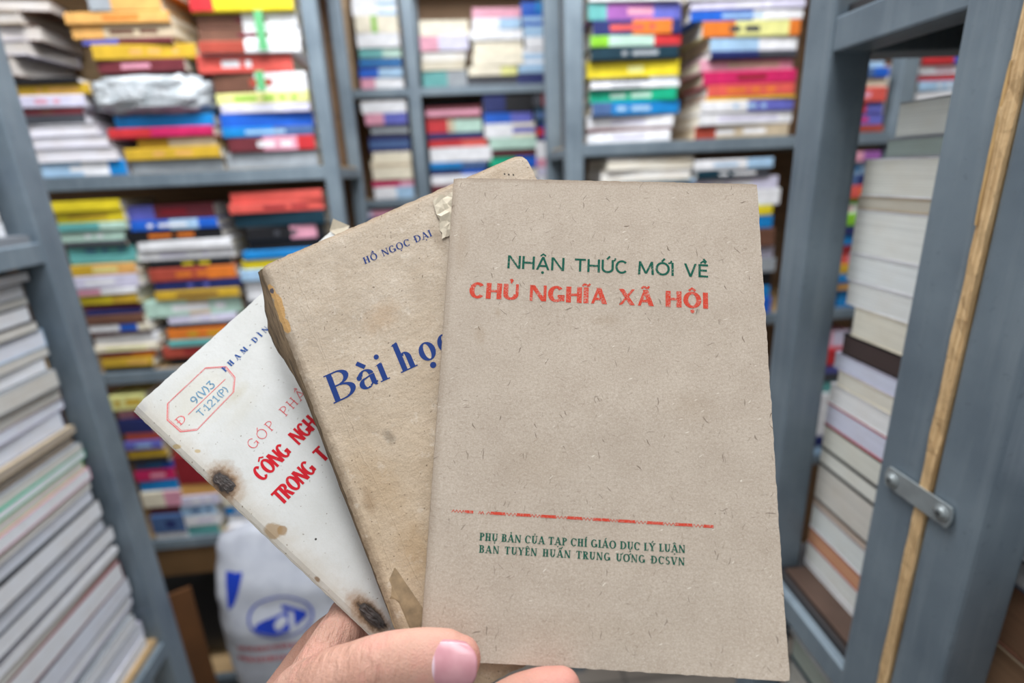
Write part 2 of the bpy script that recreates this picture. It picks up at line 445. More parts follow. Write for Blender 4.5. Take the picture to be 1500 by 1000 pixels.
def plastic_bundle(x, Y, z, L, T):
    o = empty('plastic_wrapped_bundle', (x, Y + .09, z)); tag(o, 'white bundle wrapped in crinkled clear plastic, squeezed into the stack of paperbacks', 'bundle')
    lump('plastic_wrap', (0, 0, T * .5), (L * .5, .095, T * .5), PLAST.m, o, amp=.13, fq=4, power=4, seed=3)

WAB = dict(group='coloured paperbacks on the eye-level shelf beyond the slanted post')
S_A1 = 'stack beside the slanted post'
stack([(112, 121, 10, 110, 'k9'), (121, 137, 13, 125, 'Y9:t'), (138, 156, 18, 118, 'V9:p'), (157, 167, 25, 115, 'm9:x'), (168, 180, 30, 120, 'K9'),
       (181, 198, 32, 142, '<w9'), (198, 216, 34, 153, '<V9'), (216, 235, 42, 165, '<w9'), (236, 258, 50, 180, 'l5w3B2:w')], Y1, ZA, S_A1, 'books in the stack with white bundles', pages=(236, 234, 242))
stack([(-18, -5, 70, 180, '<h9'), (-5, 14, -50, 46, '<x9'), (15, 34, -66, 34, '<h9'), (34, 58, -70, 34, '<x9'), (58, 80, -66, 40, '<V9'), (81, 112, -70, 36, '<x9'), (113, 180, -90, -6, '<h9'), (180, 255, -90, -6, '<h9')][1:], Y1 + .03, ZA,
      'tilted pile beside the bare plywood', 'tilted books by the plywood', yaw=9, pages=(214, 208, 204))
stack([(-30, -14, 120, 240, 'a4o6'), (-13, 8, 125, 230, 'a3t7'), (15, 33, 90, 245, 't9:o'), (33, 53, 97, 252, 't3h7:x'), (54, 67, 112, 250, 'q4m6'), (62, 84, 130, 282, 'Y9:t'), (85, 103, 135, 268, 'm9:p'),
       (104, 166, 120, 305, 'PLASTIC'), (167, 185, 160, 308, 'B9'), (186, 201, 155, 312, 'r4M6'), (200, 214, 192, 310, 'Y4c6'), (215, 233, 178, 321, 'Y9:t'), (233, 249, 185, 322, 'a9')],
      Y1, ZA, 'stack holding the plastic-wrapped bundle', 'books around the plastic-wrapped bundle')
stack([(-30, -8, 262, 420, 'r9'), (-8, 14, 275, 428, 'r2y7'), (15, 37, 282, 432, 'x4w5:m'), (37, 57, 285, 436, 'x4w5:m'), (58, 76, 290, 440, 'd4w5'), (77, 99, 284, 424, 's9:w'), (104, 133, 306, 450, 'x4w5:d'),
       (133, 150, 310, 455, 'u9:G'), (150, 163, 318, 460, 'V9:w'), (164, 184, 318, 466, 'b9'), (184, 198, 322, 468, 'B5i4:l'), (199, 220, 330, 472, 'm4p4r2:w'), (221, 244, 325, 466, 'a9')],
      Y1, ZA, 'stack tied with green ribbon', 'books in the ribbon-tied stack')
for (u0, v0, v1) in ((378, 16, 74), (380, 104, 133)):
    p0, p1 = at(u0, v0, Y1), at(u0 + 4, v1, Y1)
    o = box('ribbon', -.008, .008, -.004, -.0028, p1.z - p0.z, 0, plain('green_ribbon', (96, 180, 120), .6)); o.location = (p0.x, Y1, p0.z)
    tag(o, 'green ribbon tied round the %s white-ended brown books' % ('upper' if v0 < 50 else 'lower'), 'ribbon')

stack([(294, 310, 70, 172, 'y9'), (310, 327, 73, 176, 'y9:Y'), (327, 339, 78, 180, 'e6E4'), (339, 355, 80, 178, 'E9:w'), (355, 362, 88, 182, 'K9'), (362, 375, 90, 190, 'e9:i'), (375, 388, 95, 195, 'e9'),
       (388, 402, 100, 196, 'Y3t6:u'), (404, 421, 104, 200, 'V9:w'), (423, 433, 108, 198, 'p4w6'), (433, 448, 110, 198, 'y5Y4'), (447, 456, 115, 200, 'm9'), (456, 463, 120, 202, 'n9'), (463, 475, 123, 210, 'x9'),
       (476, 487, 126, 218, 'w5b3c2'), (487, 493, 128, 215, 'm9'), (493, 507, 130, 228, 'w9'), (507, 517, 134, 228, 'c9:u'), (517, 527, 140, 224, 'd5o4'), (527, 540, 143, 222, 'Y9:t'), (540, 549, 148, 220, 'k9')],
      Y1, ZB, 'tall stack topped by yellow books', 'books in the yellow-topped stack')
stack([(300, 322, 180, 308, 'q3m7:R'), (322, 337, 188, 316, 'b4l3b2:w'), (337, 351, 180, 322, 'k9:o'), (352, 366, 198, 338, 'w9'), (366, 381, 196, 340, 'w9:V'), (381, 392, 214, 336, 'k9:y'), (392, 411, 215, 344, 'd6o3:o'),
       (411, 424, 222, 352, 'n9:q'), (425, 438, 225, 350, 'Y9:x'), (439, 462, 208, 350, 'E4h2E3:w'), (463, 475, 242, 345, 'V9:w'), (475, 482, 246, 344, 'z9'), (482, 497, 240, 346, 'o9:Y'), (498, 508, 244, 346, 'e9'), (508, 523, 236, 344, 'd9:R'),
       (523, 536, 246, 350, 'k9:x'), (536, 546, 244, 352, 'K9')],
      Y1 + .01, ZB, 'stack between yellow-topped and red-topped ones', 'books in the middle stack of the lower shelf')
stack([(280, 296, 333, 478, 's9'), (296, 311, 334, 478, 's9:R'), (311, 331, 340, 474, 'z9'), (331, 352, 358, 474, 'k5p3k1:K'), (352, 366, 360, 472, 'k9'), (366, 379, 354, 474, 'B9'), (379, 393, 352, 474, 'y9'), (393, 410, 350, 474, 'l9'),
       (410, 440, 356, 474, 'w9'), (440, 475, 360, 476, 'K9'), (475, 510, 360, 476, 'r9'), (510, 544, 362, 478, 'w9')],
      Y1, ZB, 'red-topped stack beside the post', 'books in the red-topped stack')
stack([(580, 602, 158, 212, 'u9:Y'), (602, 616, 166, 218, 'p4r5'), (617, 636, 168, 222, 'n9'), (637, 648, 180, 240, 'd9'), (648, 660, 180, 236, 'q9:l'), (660, 673, 184, 242, 'Y9'), (673, 680, 186, 246, 'k9'), (680, 692, 192, 253, 'i6b3:B'),
       (692, 707, 194, 254, 'M9:p'), (707, 722, 200, 258, 'B9'), (722, 745, 205, 266, 'c5p4'), (745, 757, 212, 262, 'm9'), (757, 782, 220, 270, 'i9:n'), (782, 793, 226, 274, 'w9')],
      Y1, ZC, 'low stack beside the slanted post', 'books in the knee-height stacks')
stack([(640, 668, 246, 300, 'd5R4'), (668, 712, 254, 312, 'R9'), (712, 728, 262, 318, 't9'), (728, 743, 264, 320, 'V9:w'), (743, 758, 262, 314, 'l9:i'), (758, 790, 270, 318, 'w9:V')],
      Y1, ZC, 'low stack with dark red book', 'books in the knee-height stacks')
stack([(700, 716, 322, 390, 'w9'), (716, 745, 320, 388, 'c9'), (745, 757, 326, 390, 'B9:w'), (757, 774, 330, 394, 'w5l4'), (774, 788, 332, 394, 'w9')], Y1 + .02, ZC, 'low stack behind the printed sack', 'books in the knee-height stacks')

FARG = 'books on the farthest rack'
stack([(-20, 0, 513, 584, 'w9'), (0, 20, 514, 586, 'w5l4:w'), (21, 46, 520, 590, 'c3G1c4'), (47, 69, 522, 590, 'w9'), (69, 84, 525, 592, 'e5E4:g'), (84, 98, 526, 594, 'n9:B'), (99, 113, 526, 598, 'b4l5'), (113, 127, 528, 600, 'p3w6')], Y2, ZE, 'far stack with green-strapped book', FARG, far=True)
stack([(27, 50, 614, 686, 'c9'), (51, 72, 615, 686, 'p3V5'), (74, 88, 618, 684, '<c9'), (88, 102, 618, 682, '<c9'), (102, 123, 617, 684, 'e5a4')], Y2, ZE, 'short cream far stack', FARG, far=True)
stack([(9, 25, 692, 763, 'p9'), (25, 41, 692, 763, 'w5l4'), (42, 58, 688, 766, 'w9'), (58, 77, 694, 766, 'c9'), (77, 96, 692, 766, 'c9'), (96, 119, 686, 758, 'c6u3')], Y2, ZE, 'pink-topped far stack', FARG, far=True)
stack([(0, 17, 764, 808, 'b5B4:w'), (17, 35, 766, 808, 'b9:l'), (35, 51, 768, 808, 'l9'), (52, 70, 770, 809, 'w9'), (70, 92, 766, 810, 'w9:l'), (92, 118, 760, 810, 'l9:w')], Y2, ZE, 'far blue-white stack', FARG, far=True)
stack([(147, 165, 528, 602, 'w9'), (165, 182, 534, 602, 'p4q5'), (182, 198, 542, 605, 'K9:a'), (199, 218, 540, 607, 'n9:i'), (222, 235, 545, 608, 'c9'), (235, 248, 543, 610, 'c9:h'), (248, 262, 546, 612, 'c9'), (263, 273, 545, 612, 'M6p3'), (273, 286, 548, 618, 'w5l4')], Y2, ZF, 'lower far stack with tattered books', FARG, far=True)
stack([(155, 173, 622, 704, 'm9:p'), (174, 193, 624, 706, 'r3h1E4'), (194, 202, 626, 708, 'n9'), (203, 215, 628, 714, 'r5s4'), (215, 237, 630, 720, 'w9'), (237, 247, 625, 714, 'B5i4'), (247, 256, 628, 712, 'n5b4'), (256, 270, 628, 712, 'w9'), (270, 285, 632, 716, 'm9')], Y2, ZF, 'lower far stack below cream pile', FARG, far=True)
stack([(139, 163, 708, 780, 'n4k5:i'), (164, 180, 709, 780, 'b5q4'), (180, 203, 710, 784, 'w5c4:q'), (201, 218, 717, 786, 'E9'), (218, 230, 718, 786, 'k9:m'), (230, 246, 718, 786, 'g5b4'), (246, 262, 720, 786, 'c9'), (262, 282, 722, 788, 'n9')], Y2, ZF, 'lower far stack below pink-topped one', FARG, far=True)
stack([(134, 155, 782, 808, 'K5R4'), (155, 180, 785, 810, 'z9:i'), (180, 205, 786, 812, 'n5b4:r'), (206, 232, 786, 812, 'w9:a'), (232, 245, 786, 812, 'p9'), (245, 280, 787, 814, 'V9')], Y2, ZF, 'narrow far stack by double post', FARG, far=True)
ZF2 = ZF - .42
stack([(309, 320, 502, 578, 'V5p4'), (320, 345, 503, 579, 'n9'), (345, 375, 504, 580, 'w9'), (375, 420, 506, 582, 'r9'), (420, 452, 508, 584, 'c9')], Y2, ZF2, 'lowest far stack of two, left', FARG, far=True)
stack([(309, 322, 630, 700, 'p9'), (322, 345, 630, 700, 'V9'), (345, 385, 631, 701, 'c9'), (385, 450, 632, 702, 'b9')], Y2, ZF2, 'lowest far stack of two, right', FARG, far=True)

G1 = 'books on the rack with the yellow spine'
stack([(-20, -1, 864, 1000, 'w9'), (0, 25, 862, 1003, 'e2v5q3:p'), (27, 50, 870, 1000, 'n4o4n1:s'), (50, 66, 866, 1000, 'G2E5r3'), (67, 88, 867, 995, 'z9:a'), (86, 112, 862, 998, 'y9:u'), (112, 119, 868, 996, 'K6a3'), (119, 131, 866, 997, 'w9:a'),
       (129, 148, 866, 993, 'g9:E'), (148, 168, 868, 998, 'i2B7:l'), (168, 187, 855, 990, 'w9:V'), (187, 191, 858, 988, 'm9'), (191, 207, 856, 985, 'w9:V')], Y3, ZG, 'stack with bright yellow spine', G1)
stack([(-22, -2, 1010, 1180, 'w9'), (-2, 12, 1015, 1182, 'V9:w'), (12, 28, 1015, 1180, 'b5w4:l'), (28, 51, 1032, 1176, 'o3u5o1:K'), (52, 72, 1044, 1174, 'l5w4'), (73, 84, 1042, 1172, 'n5K4'), (84, 101, 1030, 1170, 'p9:h'), (102, 121, 1034, 1168, 'M9:R'),
       (122, 140, 1040, 1166, 's9:o'), (140, 146, 1038, 1166, 'Y9'), (146, 163, 1028, 1165, 'w4q4:l'), (163, 181, 1026, 1165, 'w9:V'), (182, 198, 1022, 1160, 'd2h7:w')], Y3, ZG, 'stack with magenta spine', G1)
stack([(88, 98, 1252, 1304, 'l9'), (98, 113, 1256, 1306, 'i5b4'), (113, 126, 1254, 1304, 'c9'), (127, 148, 1250, 1302, 's9:p'), (149, 165, 1246, 1300, 'r5q4'), (165, 183, 1246, 1300, 'q9:M'), (183, 192, 1246, 1298, 'd9')], Y3, ZG, 'upper stack glimpsed through the frame', G1)
stack([(78, 93, 1348, 1440, 'r5b4'), (93, 107, 1346, 1438, 'w9:p'), (107, 117, 1346, 1436, 'r9'), (117, 132, 1345, 1432, 'l9:w'), (132, 146, 1340, 1430, 'w9'), (146, 183, 1342, 1430, 'd5w4')], Y3, ZG, 'red-white stack glimpsed through the frame', G1)
stack([(231, 247, 886, 1016, '<w9'), (247, 263, 884, 1016, '<c9'), (264, 272, 900, 1020, 'l9'), (272, 300, 890, 1016, 'K9'), (300, 340, 890, 1016, 'w9'), (340, 400, 890, 1014, 'n9'), (400, 462, 888, 1012, 'r9')], Y3, ZI, 'stack topped by blank page edges', 'books on the shelf behind the kraft booklet')
stack([(233, 248, 1020, 1134, 'w6l3:l'), (248, 259, 1022, 1130, 'z5K4:w'), (260, 277, 1020, 1144, 'V9:w'), (278, 302, 1040, 1146, 'w9'), (303, 318, 1044, 1134, 'G5y4'), (318, 337, 1040, 1134, 'B9'), (337, 364, 1040, 1136, 'x9:k'), (364, 382, 1040, 1138, 'V9'),
       (382, 402, 1044, 1138, 'K5a4'), (402, 424, 1040, 1136, 'k9'), (424, 440, 1044, 1132, 'B9:l'), (440, 458, 1044, 1132, 'b9:B')], Y3, ZI, 'stack peeping past the kraft booklet', 'books on the shelf behind the kraft booklet')
stack([(222, 236, 1236, 1294, 'p5v4'), (237, 256, 1236, 1290, 'l9:B'), (256, 272, 1232, 1288, 'i5n4'), (272, 291, 1230, 1288, 's9:o'), (291, 299, 1228, 1284, 'G9'), (299, 313, 1226, 1284, 'w9:p'), (314, 331, 1224, 1282, 'G5u4'), (331, 345, 1222, 1280, 'n9'), (345, 360, 1222, 1280, 'B9'),
       (360, 373, 1220, 1278, 'R9'), (373, 388, 1218, 1276, 's5p4'), (388, 402, 1218, 1276, 'Y5r4'), (402, 415, 1216, 1276, 'B9'), (415, 426, 1216, 1274, 't9'), (426, 452, 1210, 1270, 'k4B5')], Y3, ZI, 'middle stack glimpsed through the frame', 'books glimpsed through the end frame')
stack([(488, 512, 1196, 1250, 'p5V4'), (512, 536, 1194, 1250, 'r5R4'), (536, 548, 1192, 1250, 'q9'), (548, 562, 1190, 1248, 'K9'), (562, 578, 1186, 1246, 'e9'), (578, 640, 1180, 1240, 'w9'), (640, 700, 1176, 1236, 'n9')], Y3, ZI - .43, 'lowest stack glimpsed through the frame', 'books glimpsed through the end frame')

# ---- white page edges in the rack beside the camera: long books lying along the aisle
def side_stack(rows, X, y_far, y_near, sgn, z0, where, group, depth=.2, yaw=2.0, cat='book'):
    """rows from the bottom up: thickness, page colour, cover colour letter; tail edges face the aisle"""
    z = z0; n = len(rows)
    for j, row in enumerate(rows):
        T, pg, ch = row[:3]; off = row[3] if len(row) > 3 else 0.0
        yf = row[4] if len(row) > 4 else y_far
        Ln = yf - y_near
        bk, main = make_book(depth, Ln, T - .0005, ch + '9', pg, marks=False, inset=.0003)
        # spine at the far or near end is hidden: pages face the aisle along x
        bk.location = (X + sgn * (depth / 2 + off), yf + rng.uniform(-.006, .002), z + .0003)
        bk.rotation_euler = (0, 0, PI + math.radians(rng.uniform(-yaw, yaw)))
        z += T
        k = n - j
        pos = 'topmost on' if k == 1 else ('lowest in' if k == n else '%s down' % ORD[k])
        nm = row[5] if len(row) > 5 else 'white edges of %s-covered book' % PALETTE[ch][0]
        tag(bk, '%s, %s the %s' % (nm, pos, where), cat, group)
    return z
WH, WB, GR, BR = (236, 239, 246), (226, 231, 244), (212, 210, 205), (176, 164, 150)
rowsL = []
ztarget = zlu - .05
seq = [(WH, 'w', .022), (WB, 'V', .03), (WH, 'a', .024), (WB, 'w', .014), (WH, 'V', .02), (WB, 'K', .034), (WH, 'R', .036), (GR, 'k', .016), (WH, 'w', .012), (WB, 'V', .012), (WH, 'K', .026), (WB, 'a', .026), (WH, 'k', .03),
       (WB, 'a', .022), (GR, 'w', .014), (WH, 'p', .02), (GR, 'G', .016), (WH, 'g', .012), (GR, 'a', .014), (BR, 'x', .018), (BR, 'h', .012), (WB, 'i', .028), (WB, 'V', .016), (GR, 'x', .022), (GR, 'a', .026), (WH, 'k', .02),
       (GR, 'a', .014), (WB, 'l', .026), (GR, 'k', .014), (WH, 'K', .022), (GR, 'a', .012), (WH, 'a', .02), (WH, 'k', .015)]
tot = sum(s[2] for s in seq)
kf = (ztarget - zlb) / tot
for pg, ch, T in seq:
    rowsL.append((T * kf, pg, ch, rng.uniform(0, .012), .842 + rng.uniform(-.012, .001)))
side_stack(rowsL, XL - .022, .846, .53, -1, zlb, 'white tower beside the slanting post', 'white-edged books in the nearest rack', depth=.2, yaw=1.2)
rows2 = [(T * kf, pg, ch, rng.uniform(0, .012), .525 + rng.uniform(-.01, .0)) for pg, ch, T in seq[:16]]
side_stack(rows2, XL - .022, .525, .2, -1, zlb, 'white tower closest to the viewer', 'white-edged books in the nearest rack', depth=.2, yaw=1.0)
rows3 = [(.022, WH, 'a'), (.02, GR, 'w'), (.026, WH, 'K'), (.02, WB, 'V'), (.024, WH, 'a')]
side_stack(rows3, XL - .03, .836, .5, -1, zlu, 'short white pile on the upper board', 'white-edged books in the nearest rack', yaw=1.5)

# ---- the column of white book ends inside the end frame
def end_stack():
    rows = [  # far-corner x, top y, bottom y (photo), page colour, cover letter, wording
        (1318, 150, 203, (214, 218, 214), 'a', 'pale book with a grey-green cover'), (1300, 204, 231, (150, 164, 160), 'a', 'dull grey-green slab of a book'), (1268, 233, 286, (222, 222, 214), 'w', 'thick cream-white book end'),
        (1257, 287, 305, (196, 190, 176), 'h', 'recessed thin beige book end'), (1240, 305, 368, (224, 226, 222), 'w', 'very thick white book end'), (1234, 368, 409, (222, 226, 226), 'w', 'thick white book end'),
        (1243, 410, 448, (220, 222, 220), 'w', 'white book end'), (1252, 449, 487, (218, 214, 200), 'c', 'cream book end'), (1236, 487, 512, (64, 50, 48), 'k', 'dark brown patterned book end'), (1220, 512, 540, (206, 210, 228), 'V', 'lilac-white book end'),
        (1228, 541, 553, (220, 216, 204), 'c', 'thin cream book end'), (1205, 553, 577, (232, 234, 232), 'w', 'bright white book end'), (1196, 578, 606, (210, 212, 232), 'r', 'lilac book end with a red cover line'),
        (1190, 608, 636, (216, 216, 206), 'k', 'cream book end above a dark gap'), (1185, 640, 664, (222, 222, 214), 'k', 'ivory book end with black cover'), (1189, 668, 712, (208, 204, 196), 'k', 'greyish book end with black cover'), (1176, 713, 730, (206, 190, 176), 'x', 'brown-covered book end'),
        (1184, 731, 754, (220, 224, 222), 'w', 'white book end below a brown cover'), (1172, 756, 774, (204, 150, 116), 'd', 'orange-brown covered book end'), (1168, 776, 812, (224, 226, 222), 'w', 'chunky white book end'), (1165, 813, 832, (220, 222, 220), 'w', 'flat white book end'),
        (1150, 834, 864, (52, 44, 42), 'f', 'dark brown glossy volume')]
    n = len(rows); z = zr_low
    for j in range(n - 1, -1, -1):
        x, y0, y1, pg, ch, nm = rows[j]
        pg = tuple(min(246, q * 1.07) for q in pg)
        X = .357 if j < n - 1 else .331
        yn = .315 if j < n - 1 else .344
        p = atx(x, y0, X)
        yf = min(p.y, .462)
        T = max(.006, p.z - z)
        D, Ln = .2, yf - yn
        # a cover wrapped round the block: spine away from the aisle
        bk, main = make_book(Ln, D, T - .0005, ch + '9', pg, marks=False, inset=.0006)
        bk.location = (X + D, (yf + yn) / 2, z + .0003); bk.rotation_euler = (0, 0, PI / 2 + math.radians(rng.uniform(-3, 3)) * 0 + 0)
        k = j + 1
        pos = 'topmost in' if k == 1 else ('bottom of' if k == n else '%s down' % ORD[k])
        tag(bk, '%s, %s the white column between grey posts' % (nm, pos), 'book', 'books in the white column')
        z += T
end_stack()
# books under the low shelf of that rack and brown pages in the closest rack
zq = zr_low - .05
bk, _ = make_book(.11, .2, .03, 'w9', (224, 228, 226), marks=False); bk.location = (.345 + .2, .40, zq - .03); bk.rotation_euler = (0, 0, PI / 2)
tag(bk, 'white book end below the shelf beam, under the white column', 'book')
bk, _ = make_book(.11, .2, .04, 'z9', (190, 200, 190), marks=False); bk.location = (.35 + .2, .40, zq - .0705); bk.rotation_euler = (0, 0, PI / 2)
tag(bk, 'dark green covered book beneath the lone white one under the beam', 'book')
zz = zq - .0705
while zz > .39:
    T = min(.045, zz - .35)
    bk, _ = make_book(.11, .2, T - .0005, 'a9', (210, 208, 200), marks=False); bk.location = (.35 + .2, .40, zz - T); bk.rotation_euler = (0, 0, PI / 2)
    tag(bk, 'plain grey book lying under the dark green one', 'book', 'unseen lower books'); zz -= T
BRN = [((150, 108, 78), 'x', .046), ((128, 92, 68), 'k', .052), ((164, 128, 98), 'h', .044), ((140, 104, 78), 'x', .05), ((186, 186, 188), 'K', .022), ((170, 172, 178), 'a', .03), ((160, 160, 166), 'w', .024)]
zz = 1.02
wb = ['brown-edged old book', 'dark-edged old book', 'tan-edged old book', 'reddish brown-edged book', 'grey-edged thin book', 'ash-grey book edge', 'pale grey book edge']
for j, (pg, ch, T) in enumerate(BRN):
    bk, _ = make_book(.17, .2, T - .0005, ch + '9', pg, marks=False); bk.location = (.362 + .2, .20, zz + .0003); bk.rotation_euler = (0, 0, PI / 2)
    tag(bk, '%s in the closest rack, beyond the plated post at the frame edge' % wb[j], 'book', 'books in the closest rack'); zz += T

# ------------------------------------------------------------------ printed sack and things on the floor
BAGW = NT('woven_plastic_sack'); _c = BAGW.coord(); _n1 = BAGW.noise(_c, 14, 4)
BAGW.color(BAGW.mix(BAGW.ramp(_n1, .3, .7), lin((172, 176, 188)), lin((204, 207, 215)))); BAGW.set('Roughness', .45)
BAGW.bump(BAGW.n('ShaderNodeTexWave', {'Vector': _c, 'Scale': 160.0, 'Distortion': 1.0}).outputs['Fac'], .15, .001)
BY = 1.085; bc = at(432, 900, BY); BX, BW, BD = bc.x, .15, .095
ZT = at(400, 772, BY).z
def bagp(s, z, off=0.0):          # s: angle, front = -90 deg
    t = z / ZT
    wx = BW * (1 - .12 * max(0, (t - .8) / .2)) * (0.9 + .1 * min(1, t / .08)); wy = BD * (1 - .75 * max(0, (t - .72) / .28) ** 1.5) * (.85 + .15 * min(1, t / .08))
    f = lambda q: math.copysign(abs(q) ** .62, q)
    x, y = f(math.cos(s)) * wx, f(math.sin(s)) * wy
    nz_ = noise.fractal(Vector((x * 9, y * 9 + 3, z * 7)), 1, 2, 3) * .010 + .010 * noise.noise(Vector((x * 6, 7, z * 16))) * max(0, (t - .62) / .38) * 2.0
    d = Vector((x, y, 0)).normalized()
    return Vector((x, y, 0)) + d * (nz_ + off) + Vector((0, 0, z + (.02 * noise.noise((x * 12, 1, 0)) if t > .97 else 0)))
sack = empty('printed_sack', (BX, BY, 0)); tag(sack, 'white woven sack printed with a blue oval emblem, standing below the shelves', 'sack')
V, Fc = [], []; NS, NZ = 72, 60
for i in range(NZ + 1):
    for k in range(NS): V.append(bagp(2 * PI * k / NS, ZT * i / NZ))
for i in range(NZ):
    for k in range(NS): Fc.append((i * NS + k, i * NS + (k + 1) % NS, (i + 1) * NS + (k + 1) % NS, (i + 1) * NS + k))
Fc.append(tuple(range(NS - 1, -1, -1)))
top0 = NZ * NS
for q_, (f_, h_) in enumerate(((.72, .012), (.45, .004), (.2, .02))):        # crumpled mouth of the sack
    for k in range(NS):
        p = V[top0 + k]; V.append(Vector((p.x * f_, p.y * f_, p.z + h_ + .012 * noise.noise((p.x * 30 * f_, p.y * 30 * f_, q_)))))
    for k in range(NS): Fc.append((top0 + q_ * NS + k, top0 + q_ * NS + (k + 1) % NS, top0 + (q_ + 1) * NS + (k + 1) % NS, top0 + (q_ + 1) * NS + k))
Fc.append(tuple(top0 + 3 * NS + k for k in range(NS)))
mesh_obj('sack_cloth', V, Fc, BAGW.m, sack, smooth=True)
def on_bag(x, z):
    lo, hi = PI, 2 * PI
    for _ in range(30):
        m_ = (lo + hi) / 2
        if bagp(m_, z).x < x: lo = m_
        else: hi = m_
    return bagp((lo + hi) / 2, z, .0022)
def bag_print(name, polys, m):
    V, Fc = [], []
    for pl in polys:
        b = len(V); V += [on_bag(x, z) for x, z in pl]; Fc.append(tuple(range(b, b + len(pl))))
    return mesh_obj(name, V, Fc, m, sack)
BLUE = plain('blue_sack_print', (22, 62, 186), .5); REDP = plain('red_sack_print', (196, 96, 100), .5)
def bz(px, py): 
    p = at(px, py, BY - BD); return p.x - BX, p.z
ex, ez = bz(410, 906); erx, erz = .07, .05
ring = []
for k in range(40):
    a0, a1 = 2 * PI * k / 40, 2 * PI * (k + 1) / 40
    ring.append([(ex + erx * r * math.cos(a), ez + erz * r * math.sin(a)) for a, r in ((a0, 1), (a1, 1), (a1, .93), (a0, .93))])
leaf = []
for k in range(20):
    t0, t1 = k / 20, (k + 1) / 20
    q = lambda t, s: (ex - .056 + .112 * t, ez - .014 + .03 * (t - .4) * (t > .4) + s * .019 * math.sin(PI * t) ** .7 - .007 * (s < 0))
    if .62 < t0 < .74: continue
    leaf.append([q(t0, 1), q(t1, 1), q(t1, -1), q(t0, -1)])
for k in range(8):
    t0, t1 = k / 8, (k + 1) / 8
    q = lambda t, s: (ex + .004 + .05 * t, ez + .022 + .01 * t * (1 - t) - .022 * t + s * .006 * (1 - t * .5))
    leaf.append([q(t0, 1), q(t1, 1), q(t1, -1), q(t0, -1)])
bag_print('emblem_print', ring + leaf, BLUE)
xL, zT_ = bz(319, 858); xR, zB_ = bz(486, 858)
for s in (1, -1):
    blk = []
    for k in range(10):
        t0, t1 = k / 10, (k + 1) / 10
        x0 = xL if s == 1 else xR
        wv = lambda t: .036 * (1 - t) ** .6 + .004
        blk.append([(x0, zT_ - .08 * t0), (x0 + s * wv(t0), zT_ - .08 * t0), (x0 + s * wv(t1), zT_ - .08 * t1), (x0, zT_ - .08 * t1)])
    bag_print('corner_print', blk, BLUE)
redb = []
rr = random.Random(4)
for row_y, hh in ((952, .012), (968, .012)):
    x0, z0_ = bz(348, row_y); x1, _ = bz(470, row_y); x = x0
    while x < x1:
        wv = rr.uniform(.004, .011)
        redb.append([(x, z0_ + hh / 2), (x + wv, z0_ + hh / 2), (x + wv, z0_ - hh / 2), (x, z0_ - hh / 2)]); x += wv + rr.uniform(.002, .005)
bag_print('lettering_print', redb, REDP)
cb = empty('cardboard_sheet', (at(262, 930, 1.12).x, 1.12, 0)); cb.rotation_euler = (0, 0, .5)
tag(cb, 'upright orange-brown cardboard sheet in the shade beside the printed sack', 'cardboard')
box('sheet', -.05, .05, -.004, .004, 0, .56, plain('brown_cardboard', (112, 72, 38), .8, ns=20), cb)
dk = empty('shade_filler', (at(290, 900, 1.3).x, 1.36, .2)); tag(dk, 'black lump added as shade under the lowest colourful shelf', 'bundle')  # added black lump, its colour stands for the deep shade below the shelf
lump('painted_shade', (0, 0, .175), (.15, .1, .174), plain('painted_shade', (22, 22, 26), .5), dk, amp=.08, fq=3, power=4, seed=8)

